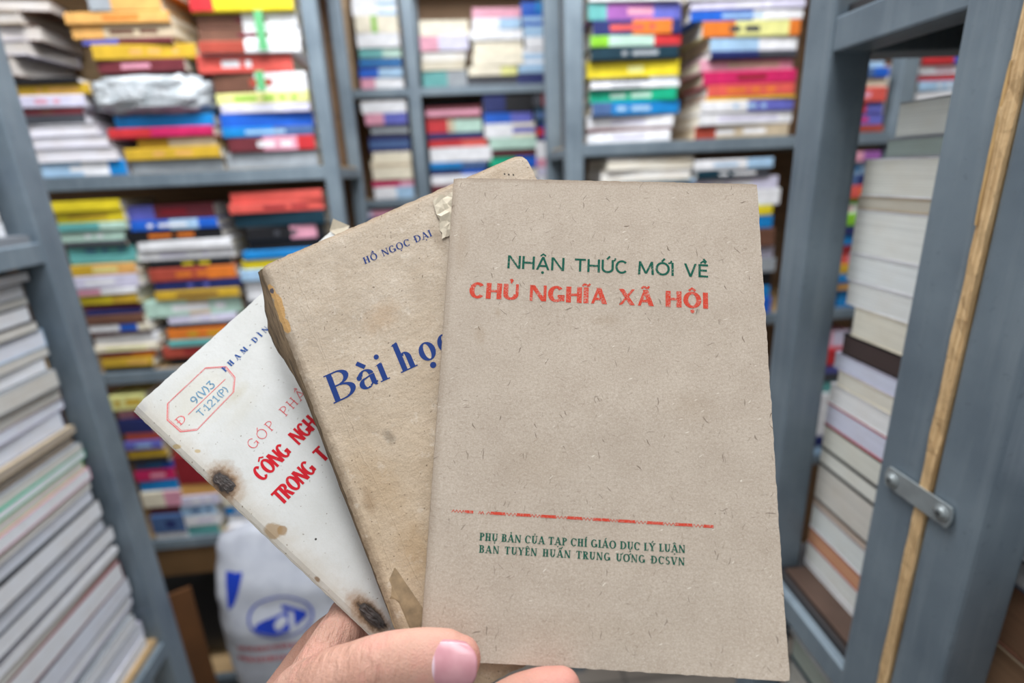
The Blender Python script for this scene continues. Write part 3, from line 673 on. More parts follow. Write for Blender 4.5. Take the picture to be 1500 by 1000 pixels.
# ------------------------------------------------------------------ lettering: strokes laid out on a cover
def lettering(style):
    Vw, Hw, q, mono = style['V'], style['H'], style.get('q', 0), style.get('mono', False)
    P = []
    def poly(*p): P.append(list(p))
    def vs(x, y0=0.0, y1=1.0, s0=True, s1=True, w_=None):
        w_ = w_ or Vw
        poly((x - w_ / 2, y0), (x + w_ / 2, y0), (x + w_ / 2, y1), (x - w_ / 2, y1))
        if q:
            h = Hw * .8
            if s0: poly((x - w_ / 2 - q, y0), (x + w_ / 2 + q, y0), (x + w_ / 2 + q, y0 + h), (x - w_ / 2 - q, y0 + h))
            if s1: poly((x - w_ / 2 - q, y1 - h), (x + w_ / 2 + q, y1 - h), (x + w_ / 2 + q, y1), (x - w_ / 2 - q, y1))
    def hb(x0, x1, y, t=None):
        t = t or Hw; poly((x0, y - t / 2), (x1, y - t / 2), (x1, y + t / 2), (x0, y + t / 2))
    def dg(x0, y0, x1, y1, w_): poly((x0 - w_ / 2, y0), (x0 + w_ / 2, y0), (x1 + w_ / 2, y1), (x1 - w_ / 2, y1))
    def sf(x, y, up):
        if q:
            h = Hw * .8; y0 = y - h if up else y
            poly((x - Vw / 2 - q, y0), (x + Vw / 2 + q, y0), (x + Vw / 2 + q, y0 + h), (x - Vw / 2 - q, y0 + h))
    def el(cx, cy, rx, ry, a0=0, a1=360, wv=None, wh=None):
        wv = wv or Vw; wh = wh or Hw
        n = max(6, int(abs(a1 - a0) / 9))
        for k in range(n):
            t0 = math.radians(a0 + (a1 - a0) * k / n); t1 = math.radians(a0 + (a1 - a0) * (k + 1) / n)
            poly((cx + rx * math.cos(t0), cy + ry * math.sin(t0)), (cx + rx * math.cos(t1), cy + ry * math.sin(t1)),
                 (cx + (rx - wv) * math.cos(t1), cy + (ry - wh) * math.sin(t1)), (cx + (rx - wv) * math.cos(t0), cy + (ry - wh) * math.sin(t0)))
    def rib(pts, w_):
        for (x0, y0), (x1, y1) in zip(pts, pts[1:]):
            d = math.hypot(x1 - x0, y1 - y0) or 1; nx, ny = -(y1 - y0) / d * w_ / 2, (x1 - x0) / d * w_ / 2
            ux, uy = (x1 - x0) / d * w_ * .3, (y1 - y0) / d * w_ * .3
            poly((x0 + nx - ux, y0 + ny - uy), (x1 + nx + ux, y1 + ny + uy), (x1 - nx + ux, y1 - ny + uy), (x0 - nx - ux, y0 - ny - uy))
    def dot(x, y, r): poly(*[(x + r * math.cos(2 * PI * k / 14), y + r * math.sin(2 * PI * k / 14)) for k in range(14)])
    tn = Vw if mono else Hw * 1.1
    W = style.get('w', 1.0)
    h = Vw / 2
    def g(ch):
        if ch == 'A':
            w = .82 * W; dg(h, 0, w / 2, 1, tn); dg(w - h, 0, w / 2, 1, Vw); hb(w * .24, w * .78, .3); sf(h, 0, 0); sf(w - h, 0, 0); return w
        if ch == 'B':
            w = .66 * W; vs(h + q); r = w - Vw - q
            hb(h + q, q + Vw + r * .3, 1 - Hw / 2); hb(h + q, q + Vw + r * .3, .52); hb(h + q, q + Vw + r * .3, Hw / 2)
            el(q + Vw + r * .25, .75 + Hw * .1, r * .62, .25 - Hw * .1 + .0, -90, 90); el(q + Vw + r * .25, .26 + Hw * .12, r * .75, .26 + Hw * .12, -90, 90); return w
        if ch == 'C':
            w = .74 * W; el(w * .53, .5, w * .53, .515, 42, 318)
            if q: vs(w * .93, .66, .95, False, False, Hw)
            return w
        if ch == 'D' or ch == 'Đ':
            w = .8 * W; vs(h + q); hb(h + q, w * .42, 1 - Hw / 2); hb(h + q, w * .42, Hw / 2); el(w * .4, .5, w * .6, .5, -90, 90)
            if ch == 'Đ': hb(q - .13, w * .42, .5, Hw * 1.0)
            return w
        if ch == 'E':
            w = .58 * W; vs(h + q); hb(h + q, w, 1 - Hw / 2); hb(h + q, w * .88, .52); hb(h + q, w, Hw / 2)
            if q: vs(w - Hw / 2, .72, 1, False, False, Hw); vs(w - Hw / 2, 0, .26, False, False, Hw)
            return w
        if ch == 'G':
            w = .8 * W; el(w * .5, .5, w * .5, .515, 42, 335); vs(w - h, .06, .45, False, False); hb(w * .58, w, .45 - Hw / 2); return w
        if ch == 'H':
            w = .76 * W; vs(h + q); vs(w - h - q); hb(h, w - h, .5); return w
        if ch == 'I': vs(h + q); return Vw + 2 * q
        if ch == 'L':
            w = .56 * W; vs(h + q); hb(h + q, w, Hw / 2)
            if q: vs(w - Hw / 2, 0, .26, False, False, Hw)
            return w
        if ch == 'M':
            w = .95 * W; m = style.get('splay', 0.0)
            dg(tn / 2 + q, 0, tn / 2 + q + m, 1, tn); dg(w - h - q, 0, w - h - q - m, 1, Vw); dg(h + q + m * .8, 1, w / 2, .08, Vw); dg(w - h - q - m * .8, 1, w / 2, .08, tn)
            sf(tn / 2 + q, 0, 0); sf(w - h - q, 0, 0); return w
        if ch == 'N':
            w = .8 * W; vs(tn / 2 + q, w_=tn, s1=False); vs(w - tn / 2 - q, w_=tn, s0=False); dg(tn / 2 + q * .5 + h * .3, 1, w - tn / 2 - q - h * .3, 0, Vw); return w
        if ch == 'O': w = .86 * W; el(w / 2, .5, w / 2, .515); return w
        if ch == 'P':
            w = .62 * W; vs(h + q); hb(h + q, w * .5, 1 - Hw / 2); hb(h + q, w * .5, .46); el(w * .45, .73, w * .55, .27, -90, 90); return w
        if ch == 'R':
            w = .7 * W; vs(h + q); hb(h + q, w * .5, 1 - Hw / 2); hb(h + q, w * .5, .5); el(w * .42, .75, w * .5, .25, -90, 90); dg(w - h, 0, w * .48, .5, Vw); sf(w - h, 0, 0); return w
        if ch == 'S':
            w = .56 * W; el(w * .5, .75 - Hw * .25, w * .46, .265 + Hw * .25, 35, 270, Vw * .85); el(w * .5, .25 + Hw * .25, w * .5, .265 + Hw * .25, -145, 90, Vw * .85); return w
        if ch == 'T':
            w = .68 * W; hb(0, w, 1 - Hw / 2); vs(w / 2, s1=False)
            if q: vs(Hw / 2, .74, 1, False, False, Hw); vs(w - Hw / 2, .74, 1, False, False, Hw)
            return w
        if ch == 'U':
            w = .74 * W; r = w / 2 - q; vs(h + q, .34, 1, s0=False); vs(w - tn / 2 - q, .34, 1, s0=False, w_=tn); el(w / 2, .35, r, .36, 180, 360); return w
        if ch == 'V':
            w = .76 * W; dg(h, 1, w / 2, 0, Vw); dg(w - tn / 2, 1, w / 2, 0, tn); sf(h, 1, 1); sf(w - h, 1, 1); return w
        if ch == 'X':
            w = .78 * W; dg(h, 1, w - h, 0, Vw); dg(w - tn / 2 - .02, 1, tn / 2 + .02, 0, tn); sf(h, 1, 1); sf(h, 0, 0); sf(w - h, 1, 1); sf(w - h, 0, 0); return w
        if ch == 'Y':
            w = .74 * W; dg(h, 1, w / 2, .45, Vw); dg(w - tn / 2, 1, w / 2, .45, tn); vs(w / 2, 0, .48, s1=False); sf(h, 1, 1); sf(w - h, 1, 1); return w
        if ch == 'a':
            xh = .62; w = .58; vs(w - h, .08, .40, False, False); el(w * .52, .40, w * .48, .23, 5, 165); dot(w * .13, .43, Vw * .5)
            el(w * .42, .17, w * .42, .19, 70, 305); dg(w * .48, .36, w - h, .40, Hw); el(w * .95, .12, .105, .125, 180, 300, Vw, Hw); poly((w * .38, .30), (w - h, .36), (w - h, .40), (w * .38, .35)); rib([(w*.62,.05),(w-h,.13)], Hw); return w + .06
        if ch == 'i':
            vs(h + q, 0, .60, s1=False); poly((0, .57), (q + h, .57), (q + h + h, .63), (q + h, .62)); dot(h + q, .86, .088); return Vw + 2 * q
        if ch == 'h':
            w = .60; vs(h + q, 0, 1.02, s1=False); poly((0, .97), (q + h, .95), (q + Vw, 1.05), (q + h, 1.03)); vs(w - h - q, 0, .40, s1=False)
            el(w * .5 + .02, .38, w * .5 - q - .02, .25, 0, 140); return w
        if ch == 'o': w = .56; el(w / 2, .31, w / 2, .325); return w
        if ch == 'c':
            w = .46; el(w * .55, .31, w * .55, .325, 45, 315); dot(w * .88, .48, Vw * .55); return w
        if ch == '-': hb(0, .32, .38, Hw * 1.6); return .32
        return .3
    def layout(text, gap, space):
        """polygons and total width in cap heights"""
        out = []; x = 0.0
        for ch in unicodedata.normalize('NFC', text):
            if ch == ' ': x += space; continue
            dec = unicodedata.normalize('NFD', ch); base = dec[0]; marks = dec[1:]
            P.clear(); w = g(base)
            low = base.islower(); top = .66 if low else 1.0; cx = w / 2
            tw = style.get('t', max(Hw, Vw * .55))
            second = 0.0
            for mk in marks:
                if mk == '\u0302':
                    rib([(cx - .17, top + .09), (cx, top + .22), (cx + .17, top + .09)], tw * .8); second = 1
                if mk == '\u031b': rib([(w - h, top - .06), (w + .05, top - .03), (w + .11, top + .06), (w + .10, top + .12)], tw * .8)
                if mk == '\u0323': dot(cx, -.2, tw * .75)
            for mk in marks:
                o = .2 if second else 0; oy = .12 if second else 0
                if mk == '\u0301': rib([(cx - .03 + o, top + .07 + oy), (cx + .13 + o, top + .25 + oy)], tw)
                if mk == '\u0300': rib([(cx + .03 + o * .9, top + .07 + oy), (cx - .13 + o * .9, top + .25 + oy)], tw)
                if mk == '\u0309': rib([(cx - .06, top + .24), (cx + .02, top + .28), (cx + .07, top + .22), (cx + .01, top + .15), (cx, top + .08)], tw * .7)
                if mk == '\u0303': rib([(cx - .2, top + .1), (cx - .12, top + .18), (cx - .02, top + .17), (cx + .08, top + .11), (cx + .16, top + .13), (cx + .21, top + .2)], tw * .75)
            out.append((x, [list(p) for p in P])); x += w + gap
        return out, x - gap
    return layout
def fit_text(style, text, u0, v0, u1, v1, cap, gap=.16, space=.45):
    """text from (u0, v0) to (u1, v1) along the baseline in millimetres; the letter gap is stretched to fill the run"""
    lay = lettering(style)
    run = math.hypot(u1 - u0, v1 - v0) / cap
    o0, w0 = lay(text, gap, space); o1, w1 = lay(text, gap + .1, space + .25)
    t = (run - w0) / (w1 - w0) if w1 != w0 else 0
    if t < -1.0 or t > 3: t = max(-1.0, min(3, t))
    glyphs, wd = lay(text, gap + .1 * t, space + .25 * t)
    sx = run / wd
    dx, dy = (u1 - u0) / (run * cap), (v1 - v0) / (run * cap)
    polys = []
    for x, ps in glyphs:
        for p in ps:
            polys.append([(u0 + (dx * (x + a) * sx + dy * b) * cap, v0 + (dy * (x + a) * sx - dx * b) * cap) for a, b in p])
    return polys
def ink_mat(name, rgb, paper, wear=.35, scale=1800):
    a = NT(name); co = a.coord()
    n = a.noise(co, scale, 3, .7); n2 = a.noise(co, 250, 3)
    f = a.ramp(a.math('ADD', n, a.math('MULTIPLY', n2, .5)), .92 - wear * .3, 1.05 - wear * .15, 0, .8)
    a.color(a.mix(f, lin(rgb), lin(paper))); a.set('Roughness', .8); a.set('Specular IOR Level', .2)
    return a.m
def ink(name, polys, m, parent, surf, off=.09):
    V, Fc = [], []
    L3 = lambda u, v: (u / 1000, v / 1000, (surf(u, v) - off) / 1000)
    for p in polys:
        b = len(V)
        if len(p) == 4:
            d = lambda i, j: math.hypot(p[i][0] - p[j][0], p[i][1] - p[j][1])
            na_ = max(1, math.ceil(max(d(0, 1), d(3, 2)) / 1.2)); nb_ = max(1, math.ceil(max(d(0, 3), d(1, 2)) / 1.2))
            for j in range(nb_ + 1):
                for i in range(na_ + 1):
                    f, g_ = i / na_, j / nb_
                    q = [(p[0][k] * (1 - f) + p[1][k] * f) * (1 - g_) + (p[3][k] * (1 - f) + p[2][k] * f) * g_ for k in (0, 1)]
                    V.append(L3(*q))
            for j in range(nb_):
                for i in range(na_):
                    c_ = b + j * (na_ + 1) + i; Fc.append((c_, c_ + 1, c_ + na_ + 2, c_ + na_ + 1))
        else:
            V += [L3(u, v) for u, v in p]; Fc.append(tuple(range(b, b + len(p))))
    me = bpy.data.meshes.new(name); me.from_pydata(V, [], Fc); me.materials.append(m)
    o = bpy.data.objects.new(name, me); COL.objects.link(o); o.parent = parent
    return o

# ------------------------------------------------------------------ the three held books (local millimetres: u right, v down, n away from the reader)
def frame(o, ax):
    m = Matrix(((ax[0][0], ax[0][1], ax[0][2], o[0]), (ax[1][0], ax[1][1], ax[1][2], o[1]), (ax[2][0], ax[2][1], ax[2][2], o[2]), (0, 0, 0, 1)))
    return m
FR1 = frame((-0.00175925, 0.24328594, 1.49911714), ((0.98739991, -0.12805624, 0.09296782), (-0.14460912, -0.49160417, 0.85872786), (-0.06426209, -0.86135181, -0.50392801)))
FR2 = frame((-0.08936562, 0.24073123, 1.46570289), ((0.9368367, 0.33718537, 0.09296782), (0.09595502, -0.50336775, 0.85872786), (0.33634747, -0.79556705, -0.50392801)))
FR3 = frame((-0.1499362, 0.22930763, 1.40827231), ((0.69603515, 0.71783561, -0.01571953), (0.44450757, -0.4136081, 0.79456992), (0.56386886, -0.56003604, -0.60696914)))
def held(name, FRm, label):
    o = empty(name); o.matrix_world = FRm; tag(o, label, 'book', 'old books held in the hand'); return o
def sheet(name, W, H, m, parent, surf, thick=.3, rag=.25, nx=66, ny=96, side=1, n0=0.0, seed=0, corners=(0, 0, 0, 0)):
    """a card sheet with slightly ragged edges; corners: rounding radius TL TR BR BL in mm"""
    V, Fc = [], []
    def edge(u, v):
        U, Vv = u * W, v * H
        if u == 0: U += rag * noise.fractal(Vector((seed, Vv * .25, 0)), 1, 2, 4)
        if u == 1: U += rag * noise.fractal(Vector((seed + 9, Vv * .25, 0)), 1, 2, 4)
        if v == 0: Vv += rag * noise.fractal(Vector((U * .25, seed + 3, 0)), 1, 2, 4)
        if v == 1: Vv += rag * noise.fractal(Vector((U * .25, seed + 5, 0)), 1, 2, 4)
        for (cx, cy, r) in ((0, 0, corners[0]), (W, 0, corners[1]), (W, H, corners[2]), (0, H, corners[3])):
            if r:
                sx = r if cx == 0 else W - r; sy = r if cy == 0 else H - r
                ox, oy = (U - sx) * (-1 if cx == 0 else 1), (Vv - sy) * (-1 if cy == 0 else 1)
                if ox > 0 and oy > 0:
                    l = math.hypot(ox, oy); k = max(ox, oy) / l if l else 1
                    U, Vv = sx + (U - sx) * k, sy + (Vv - sy) * k
        return U, Vv
    for j in range(ny + 1):
        for i in range(nx + 1):
            U, Vv = edge(i / nx, j / ny); V.append((U / 1000, Vv / 1000, (surf(U, Vv) + n0) / 1000))
    n1 = len(V)
    V += [(x, y, z + thick / 1000) for x, y, z in V[:n1]]
    w1 = nx + 1
    for j in range(ny):
        for i in range(nx):
            a = j * w1 + i; Fc.append((a, a + w1, a + w1 + 1, a + 1)); Fc.append((n1 + a, n1 + a + 1, n1 + a + w1 + 1, n1 + a + w1))
    bd = [i for i in range(nx)] + [nx + j * w1 for j in range(ny)] + [ny * w1 + i for i in range(nx, 0, -1)] + [j * w1 for j in range(ny, 0, -1)]
    for a, b in zip(bd, bd[1:] + bd[:1]): Fc.append((a, b, n1 + b, n1 + a))
    return mesh_obj(name, V, Fc, m, parent, smooth=False)

def fibre_layers(a, co, c, col_, layers, amt=.75):
    for (rot, sc, thr, keep, seed) in layers:
        p = a.mapping(co, loc=(seed, seed * 1.7, 0), rot=(0, 0, rot)); 
        wv = a.n('ShaderNodeTexNoise', {'Vector': p, 'Scale': 220.0, 'Detail': 1.0})
        p = a.n('ShaderNodeVectorMath', {0: p, 1: a.n('ShaderNodeVectorMath', {0: wv.outputs['Color'], 1: (.0035, .0035, 0)}, operation='MULTIPLY').outputs[0]}, operation='ADD').outputs[0]
        p = a.mapping(p, sc=(sc[0], sc[1], 0))
        vo = a.n('ShaderNodeTexVoronoi', {'Vector': p, 'Scale': 1.0, 'Randomness': 1.0}, voronoi_dimensions='2D')
        m1 = a.ramp(vo.outputs['Distance'], thr * .6, thr, 1, 0)
        sep = a.n('ShaderNodeSeparateColor', {0: vo.outputs['Color']})
        m2 = a.math('LESS_THAN', sep.outputs[0], keep)
        f = a.math('MULTIPLY', a.math('MULTIPLY', m1, m2), a.ramp(sep.outputs[1], 0, 1, .25, amt))
        c = a.mix(f, c, lin(col_))
    return c
# --- kraft booklet
K1 = (186, 172, 157)
a = NT('kraft_cover'); co = a.coord()
c = a.mix(a.ramp(a.noise(co, 60, 5, .6), .3, .7), lin((178, 164, 149)), lin((192, 179, 164)))
c = a.mix(a.ramp(a.noise(co, 1000, 4, .75), .38, .68, 0, .6), c, lin((158, 141, 125)))
c = a.mix(a.ramp(a.noise(co, 1700, 2, .7), .52, .72, 0, .5), c, lin((208, 196, 183)))
c = a.mix(a.ramp(a.noise(a.mapping(co, rot=(0, 0, .5), sc=(1, 3.5, 1)), 420, 3, .7), .55, .75, 0, .3), c, lin((146, 130, 114)))
c = fibre_layers(a, co, c, (86, 70, 58), [(.3, (60, 420), .10, .05, .1), (1.2, (70, 480), .10, .05, .5), (2.2, (62, 430), .10, .05, .9), (2.0, (90, 560), .11, .05, 1.7), (1.6, (48, 420), .09, .05, 2.7), (0, (240, 260), .07, .03, 3.1)], .75)
c = fibre_layers(a, co, c, (118, 100, 84), [(.9, (130, 800), .14, .06, 4.1), (1.9, (140, 820), .14, .06, 5.3), (2.9, (120, 760), .14, .05, 6.1), (.1, (120, 780), .14, .05, 7.7)], .38)
c = fibre_layers(a, co, c, (232, 224, 210), [(.5, (110, 500), .10, .05, 8.1)], .7)
for (sx_, sy_, rx_, ry_, al) in ((66, 62, 6, 2.5, .22), (15, 70, 2.5, 4, .3), (22, 60.5, 1.2, 2, .35), (98, 96, 10, 6, .15), (40, 120, 14, 9, .14), (5, 30, 3, 14, .22), (60, 178, 30, 6, .12)):
    c = a.mix(a.math('MULTIPLY', a.spot(co, sx_ / 1000, sy_ / 1000, rx_ / 1000, ry_ / 1000, 0, .5, 200, .3, 1.3), al), c, lin((150, 128, 104)))
vv = a.n('ShaderNodeSeparateXYZ', {0: co}).outputs
el_ = a.ramp(a.math('SUBTRACT', vv[0], a.math('MULTIPLY', a.noise(co, 120, 4, .7), .004)), -.0025, .0008, .4, 0); c = a.mix(el_, c, lin((118, 98, 78)))
et_ = a.ramp(a.math('SUBTRACT', vv[1], a.math('MULTIPLY', a.noise(co, 120, 4, .7), .003)), -.002, .0008, .5, 0); c = a.mix(et_, c, lin((124, 102, 80)))
a.color(c); a.set('Roughness', .9); a.set('Specular IOR Level', .15); a.bump(a.noise(co, 800, 4, .75), .35, .0003)
KRAFT = a.m
def surf1(u, v):
    return .35 * noise.noise((u * .03, v * .025, 1)) + .25 * math.exp(-((u - 3.4) / .5) ** 2) - 0.9 * max(0, (v - 150) / 40) ** 2 * max(0, (u - 70) / 60) + .5 * max(0, (8 - u - v) / 8)
b1 = held('old_booklet', FR1, 'kraft-brown old booklet with a green and red printed title, in front')
sheet('front_cover', 130, 190, KRAFT, b1, surf1, .3, .3, corners=(.8, .8, 1.2, .8), seed=1)
V, Fc = box_vf(.0012, .1293, .0008, .1893, .0006, .0029)
PG1 = pages_mat((202, 176, 140))
mesh_obj('page_block', V, Fc, PG1, b1)
sheet('back_cover', 130.4, 190.2, KRAFT, b1, lambda u, v: 3.0 + .1 * noise.noise((u * .05, v * .05, 4)), .3, .3, nx=30, ny=40, seed=5)
V, Fc = [], []
for j in range(97):                                    # folded spine
    v = 190 * j / 96
    for k in range(7):
        t = PI * k / 6
        V.append(((-.5 * math.sin(t) * (1 + .25 * noise.noise((k, v * .3, 2))) + .1) / 1000, v / 1000, (1.65 - 1.65 * math.cos(t) + surf1(0, v) * (1 - k / 6)) / 1000))
    if j:
        for k in range(6): a_ = (j - 1) * 7 + k; Fc.append((a_, a_ + 1, a_ + 8, a_ + 7))
mesh_obj('spine', V, Fc, KRAFT, b1, smooth=True)
GREEN = ink_mat('green_ink', (18, 84, 68), K1, .2); RED = ink_mat('red_ink', (196, 66, 48), K1, .5)
ink('title_lettering', fit_text(dict(V=.165, H=.15, mono=True, splay=.06, t=.14, w=1.2), 'NHẬN THỨC MỚI VỀ', 25.0, 41.0, 107.8, 42.6, 5.7, .14, .7), GREEN, b1, surf1)['label'] = 'green printed first title line'
ink('title_lettering', fit_text(dict(V=.3, H=.16, mono=False, q=0, t=.16, w=1.25, splay=.04), 'CHỦ NGHĨA XÃ HỘI', 9.7, 54.4, 107.3, 55.9, 6.8, .14, .7), RED, b1, surf1)['label'] = 'red printed second title line'
ink('imprint_lettering', fit_text(dict(V=.23, H=.1, q=.08, t=.13, w=1.08), 'PHỤ BẢN CỦA TẠP CHÍ GIÁO DỤC LÝ LUẬN', 19.2, 148.8, 95.3, 149.7, 2.75, .18, .6), GREEN, b1, surf1)['label'] = 'small green serif imprint, upper line'
ink('imprint_lettering', fit_text(dict(V=.23, H=.1, q=.08, t=.13, w=1.08), 'BAN TUYÊN HUẤN TRUNG ƯƠNG ĐCSVN', 19.3, 153.1, 95.0, 154.0, 2.7, .18, .7), GREEN, b1, surf1)['label'] = 'small green serif imprint, lower line'
rl = []; x = 8.2
pat = [('z', 5), ('b', 3.2), ('g', 2), ('z', 2), ('g', 1), ('z', 1.6), ('b', 5.5), ('z', 4.4), ('b', 5.2), ('z', 4), ('b', 5.6), ('z', 4.2), ('b', 5.6), ('z', 4.2), ('b', 6), ('z', 3.4), ('b', 6.2), ('z', 4.4), ('b', 6), ('z', 4.4), ('b', 6.3), ('z', 4.2), ('b', 3.6)]
ks = (106 - 8.2) / sum(p[1] for p in pat)
bl = lambda x: 138.7 + (x - 8.2) * .0133
for kind, ln in pat:
    ln *= ks
    if kind == 'b': rl.append([(x, bl(x) - .55), (x + ln, bl(x) - .5), (x + ln, bl(x) + .55), (x, bl(x) + .5)])
    if kind == 'z':
        n = max(1, round(ln / 1.3)); s = ln / n
        for k in range(n):
            xa = x + k * s
            for (xx0, y0_, xx1, y1_) in ((xa, .55, xa + s / 2, -.5), (xa + s / 2, -.5, xa + s, .55)):
                rl.append([(xx0 - .14, bl(xx0) + y0_), (xx0 + .14, bl(xx0) + y0_), (xx1 + .14, bl(xx1) + y1_), (xx1 - .14, bl(xx1) + y1_)])
    x += ln
ink('ornament_line_print', rl, RED, b1, surf1)['label'] = 'red zigzag rule'

# --- tan worn book
K2 = (202, 187, 170)
a = NT('tan_worn_cover'); co = a.coord()
c = a.mix(a.ramp(a.noise(co, 45, 6, .62), .32, .68), lin((180, 164, 145)), lin((200, 186, 169)))
vv = a.n('ShaderNodeSeparateXYZ', {0: co}).outputs
low = a.ramp(a.math('ADD', vv[1], a.math('MULTIPLY', a.noise(co, 30, 4), .05)), .06, .17, 0, .6)
c = a.mix(low, c, lin((186, 160, 126)))
c = a.mix(a.ramp(a.noise(co, 1100, 4, .75), .42, .68, 0, .6), c, lin((166, 146, 124)))
c = a.mix(a.ramp(a.noise(co, 420, 5, .7), .55, .75, 0, .35), c, lin((146, 124, 98)))
c = a.mix(a.ramp(a.noise(co, 140, 5, .7), .58, .74, 0, .6), c, lin((220, 210, 196)))
edg = a.ramp(a.math('SUBTRACT', vv[0], a.math('MULTIPLY', a.noise(co, 160, 5, .7), .007)), -.0042, .0006, .7, 0)
c = a.mix(edg, c, lin((104, 84, 62)))
edt = a.ramp(a.math('SUBTRACT', vv[1], a.math('MULTIPLY', a.noise(co, 90, 5, .7), .004)), -.0022, .0006, .55, 0)
c = a.mix(edt, c, lin((146, 118, 88)))
for (u, v, rx, ry, rot, al, cl) in ((24.6, 92, 2.2, 3.4, .3, .55, (112, 100, 84)), (40, 44, 9, 6, .4, .35, (176, 142, 106)), (14, 108, 8, 16, .2, .3, (166, 136, 98)), (60, 110, 14, 10, 0, .28, (170, 138, 98)), (18, 135, 7, 12, 0, .35, (160, 128, 86)), (8, 112, 2.5, 5, 0, .4, (128, 100, 68)), (76, 21.5, 2.6, 7, .1, .45, (130, 112, 92)), (113, 5, 5, 3, 0, .25, (150, 124, 94))):
    c = a.mix(a.math('MULTIPLY', a.spot(co, u / 1000, v / 1000, rx / 1000, ry / 1000, rot, .5, 260, .4, 1.25), al), c, lin(cl))
for (u, v, rx, ry, rot) in ((1.2, 13, 1.6, 4, .1), (1.6, 22.0, 2.3, 7.0, -.12), (1.8, 30, 1.8, 4, 0)):
    c = a.mix(a.spot(co, u / 1000, v / 1000, rx / 1000, ry / 1000, rot, .28, 420, .9, 1.02), c, lin((190, 150, 98)))
c = a.mix(a.spot(co, .0012, .0125, .0013, .0016, .5, .5, 900, .7, .95), c, lin((92, 86, 92)))
c = fibre_layers(a, co, c, (84, 68, 52), [(.2, (300, 320), .10, .16, .3), (1.4, (90, 460), .09, .06, 1.3), (0, (150, 170), .05, .18, 2.9)], .8)
cr = None
for (px_, rot, thr) in ((9.5, .035, .18), (14.5, -.05, .12)):                 # creases beside the spine
    p = a.mapping(co, loc=(-px_ / 1000, 0, 0)); wob = a.math('MULTIPLY', a.math('SUBTRACT', a.noise(co, 60, 3), .5), .006)
    s = a.n('ShaderNodeSeparateXYZ', {0: a.mapping(p, rot=(0, 0, rot))}).outputs[0]
    d = a.math('ABSOLUTE', a.math('ADD', s, wob))
    l = a.ramp(d, 0, .00035, 1, 0); cr = l if cr is None else a.math('MAXIMUM', cr, l)
c = a.mix(a.math('MULTIPLY', cr, a.ramp(a.noise(co, 90, 3), .4, .65, .0, .06)), c, lin((132, 112, 90)))
a.color(c); a.set('Roughness', .85); a.set('Specular IOR Level', .2)
hh = a.math('ADD', a.math('MULTIPLY', a.noise(co, 150, 6, .72), 1.0), a.math('MULTIPLY', cr, .10)); a.bump(hh, .65, .001)
TAN = a.m
def surf2(u, v):
    return 1.0 * max(0, (4 - u) / 4) ** 2 + .35 * noise.noise((u * .05, v * .05, 7)) + .5 * max(0, (4 - v) / 4) ** 2 + .06 * noise.noise((u * .15, v * .15, 2))
b2 = held('old_paperback', FR2, 'tan worn old book with blue title, between the kraft booklet and white one')
sheet('front_cover', 127.5, 190, TAN, b2, surf2, .35, .45, corners=(3, 5, 4, 2), seed=12)
V, Fc = box_vf(.0012, .1265, .0012, .1888, .0008, .0102); mesh_obj('page_block', V, Fc, pages_mat((176, 144, 102)), b2)
sheet('back_cover', 127.5, 190, TAN, b2, lambda u, v: 10.4 + .1 * noise.noise((u * .05, v * .05, 8)), .35, .4, nx=30, ny=40, corners=(3, 5, 4, 2), seed=15)
a = NT('dirty_spine'); co = a.coord(); s_ = a.noise(a.mapping(co, sc=(900, 70, 900)), 1.0, 5, .7)
c = a.mix(a.ramp(s_, .3, .7), lin((62, 50, 38)), lin((132, 110, 84))); c = a.mix(a.ramp(a.noise(co, 90, 4), .5, .7, 0, .7), c, lin((96, 78, 58)))
a.color(c); a.set('Roughness', .9); a.bump(s_, .7, .0008)
V, Fc = [], []
for j in range(97):
    v = .6 + 188.6 * j / 96
    for k in range(11):
        t = PI * k / 10
        e_ = 2.0 + 5.4 * math.exp(-((v - 30) / 20) ** 2) + .7 * math.exp(-((v - 85) / 40) ** 2) - 1.2 * v / 190
        rr_ = (e_ + .9) * (1 + .10 * noise.noise((k * .5, v * .2, 5)))
        z = 5.4 - 5.2 * math.cos(t)
        V.append(((.9 - rr_ * (math.sin(t) ** .7 if t < 1.57 else 1 - (1 - math.sin(t) ** .7) * .55)) / 1000, v / 1000, (z + (surf2(0, v) * .8 if k < 3 else 0)) / 1000))
    if j:
        for k in range(10): a_ = (j - 1) * 11 + k; Fc.append((a_, a_ + 1, a_ + 12, a_ + 11))
mesh_obj('spine', V, Fc, a.m, b2, smooth=True)['label'] = 'dirty frayed brown spine'
# a bare brown patch where the top paper tore away near the lower spine
TORN = plain('bare_torn_board', (164, 140, 108), .9, ns=220, var=.22)
pts = [(8.2, 138.8), (8.9, 141.0), (9.8, 145.0), (11.0, 150.0), (12.6, 157.0), (13.4, 162.0), (6, 162.5), (-.2, 162.0), (-.3, 156.0), (.3, 149.5), (3.2, 147.6), (4.6, 144.6), (4.6, 142.0)]
V = [(u / 1000, v / 1000, (surf2(u, v) - .12) / 1000) for u, v in pts] + [(5.5 / 1000, 151 / 1000, (surf2(5.5, 151) - .12) / 1000)]
mesh_obj('torn_patch', V, [(k, (k + 1) % len(pts), len(pts)) for k in range(len(pts))], TORN, b2)
BLU = ink_mat('blue_ink', (34, 58, 118), K2, -.25)
ink('author_lettering', fit_text(dict(V=.2, H=.08, q=.07, t=.12, w=1.1), 'HỒ NGỌC ĐẠI', 42.6, 18.9, 74.4, 19.5, 3.25, .2, .7), BLU, b2, surf2)['label'] = 'small blue author line'
lay = lettering(dict(V=.175, H=.05, q=.075, t=.14))
polys = []; cap = 12.6
layB = lettering(dict(V=.185, H=.05, q=.075, t=.14, w=1.32))
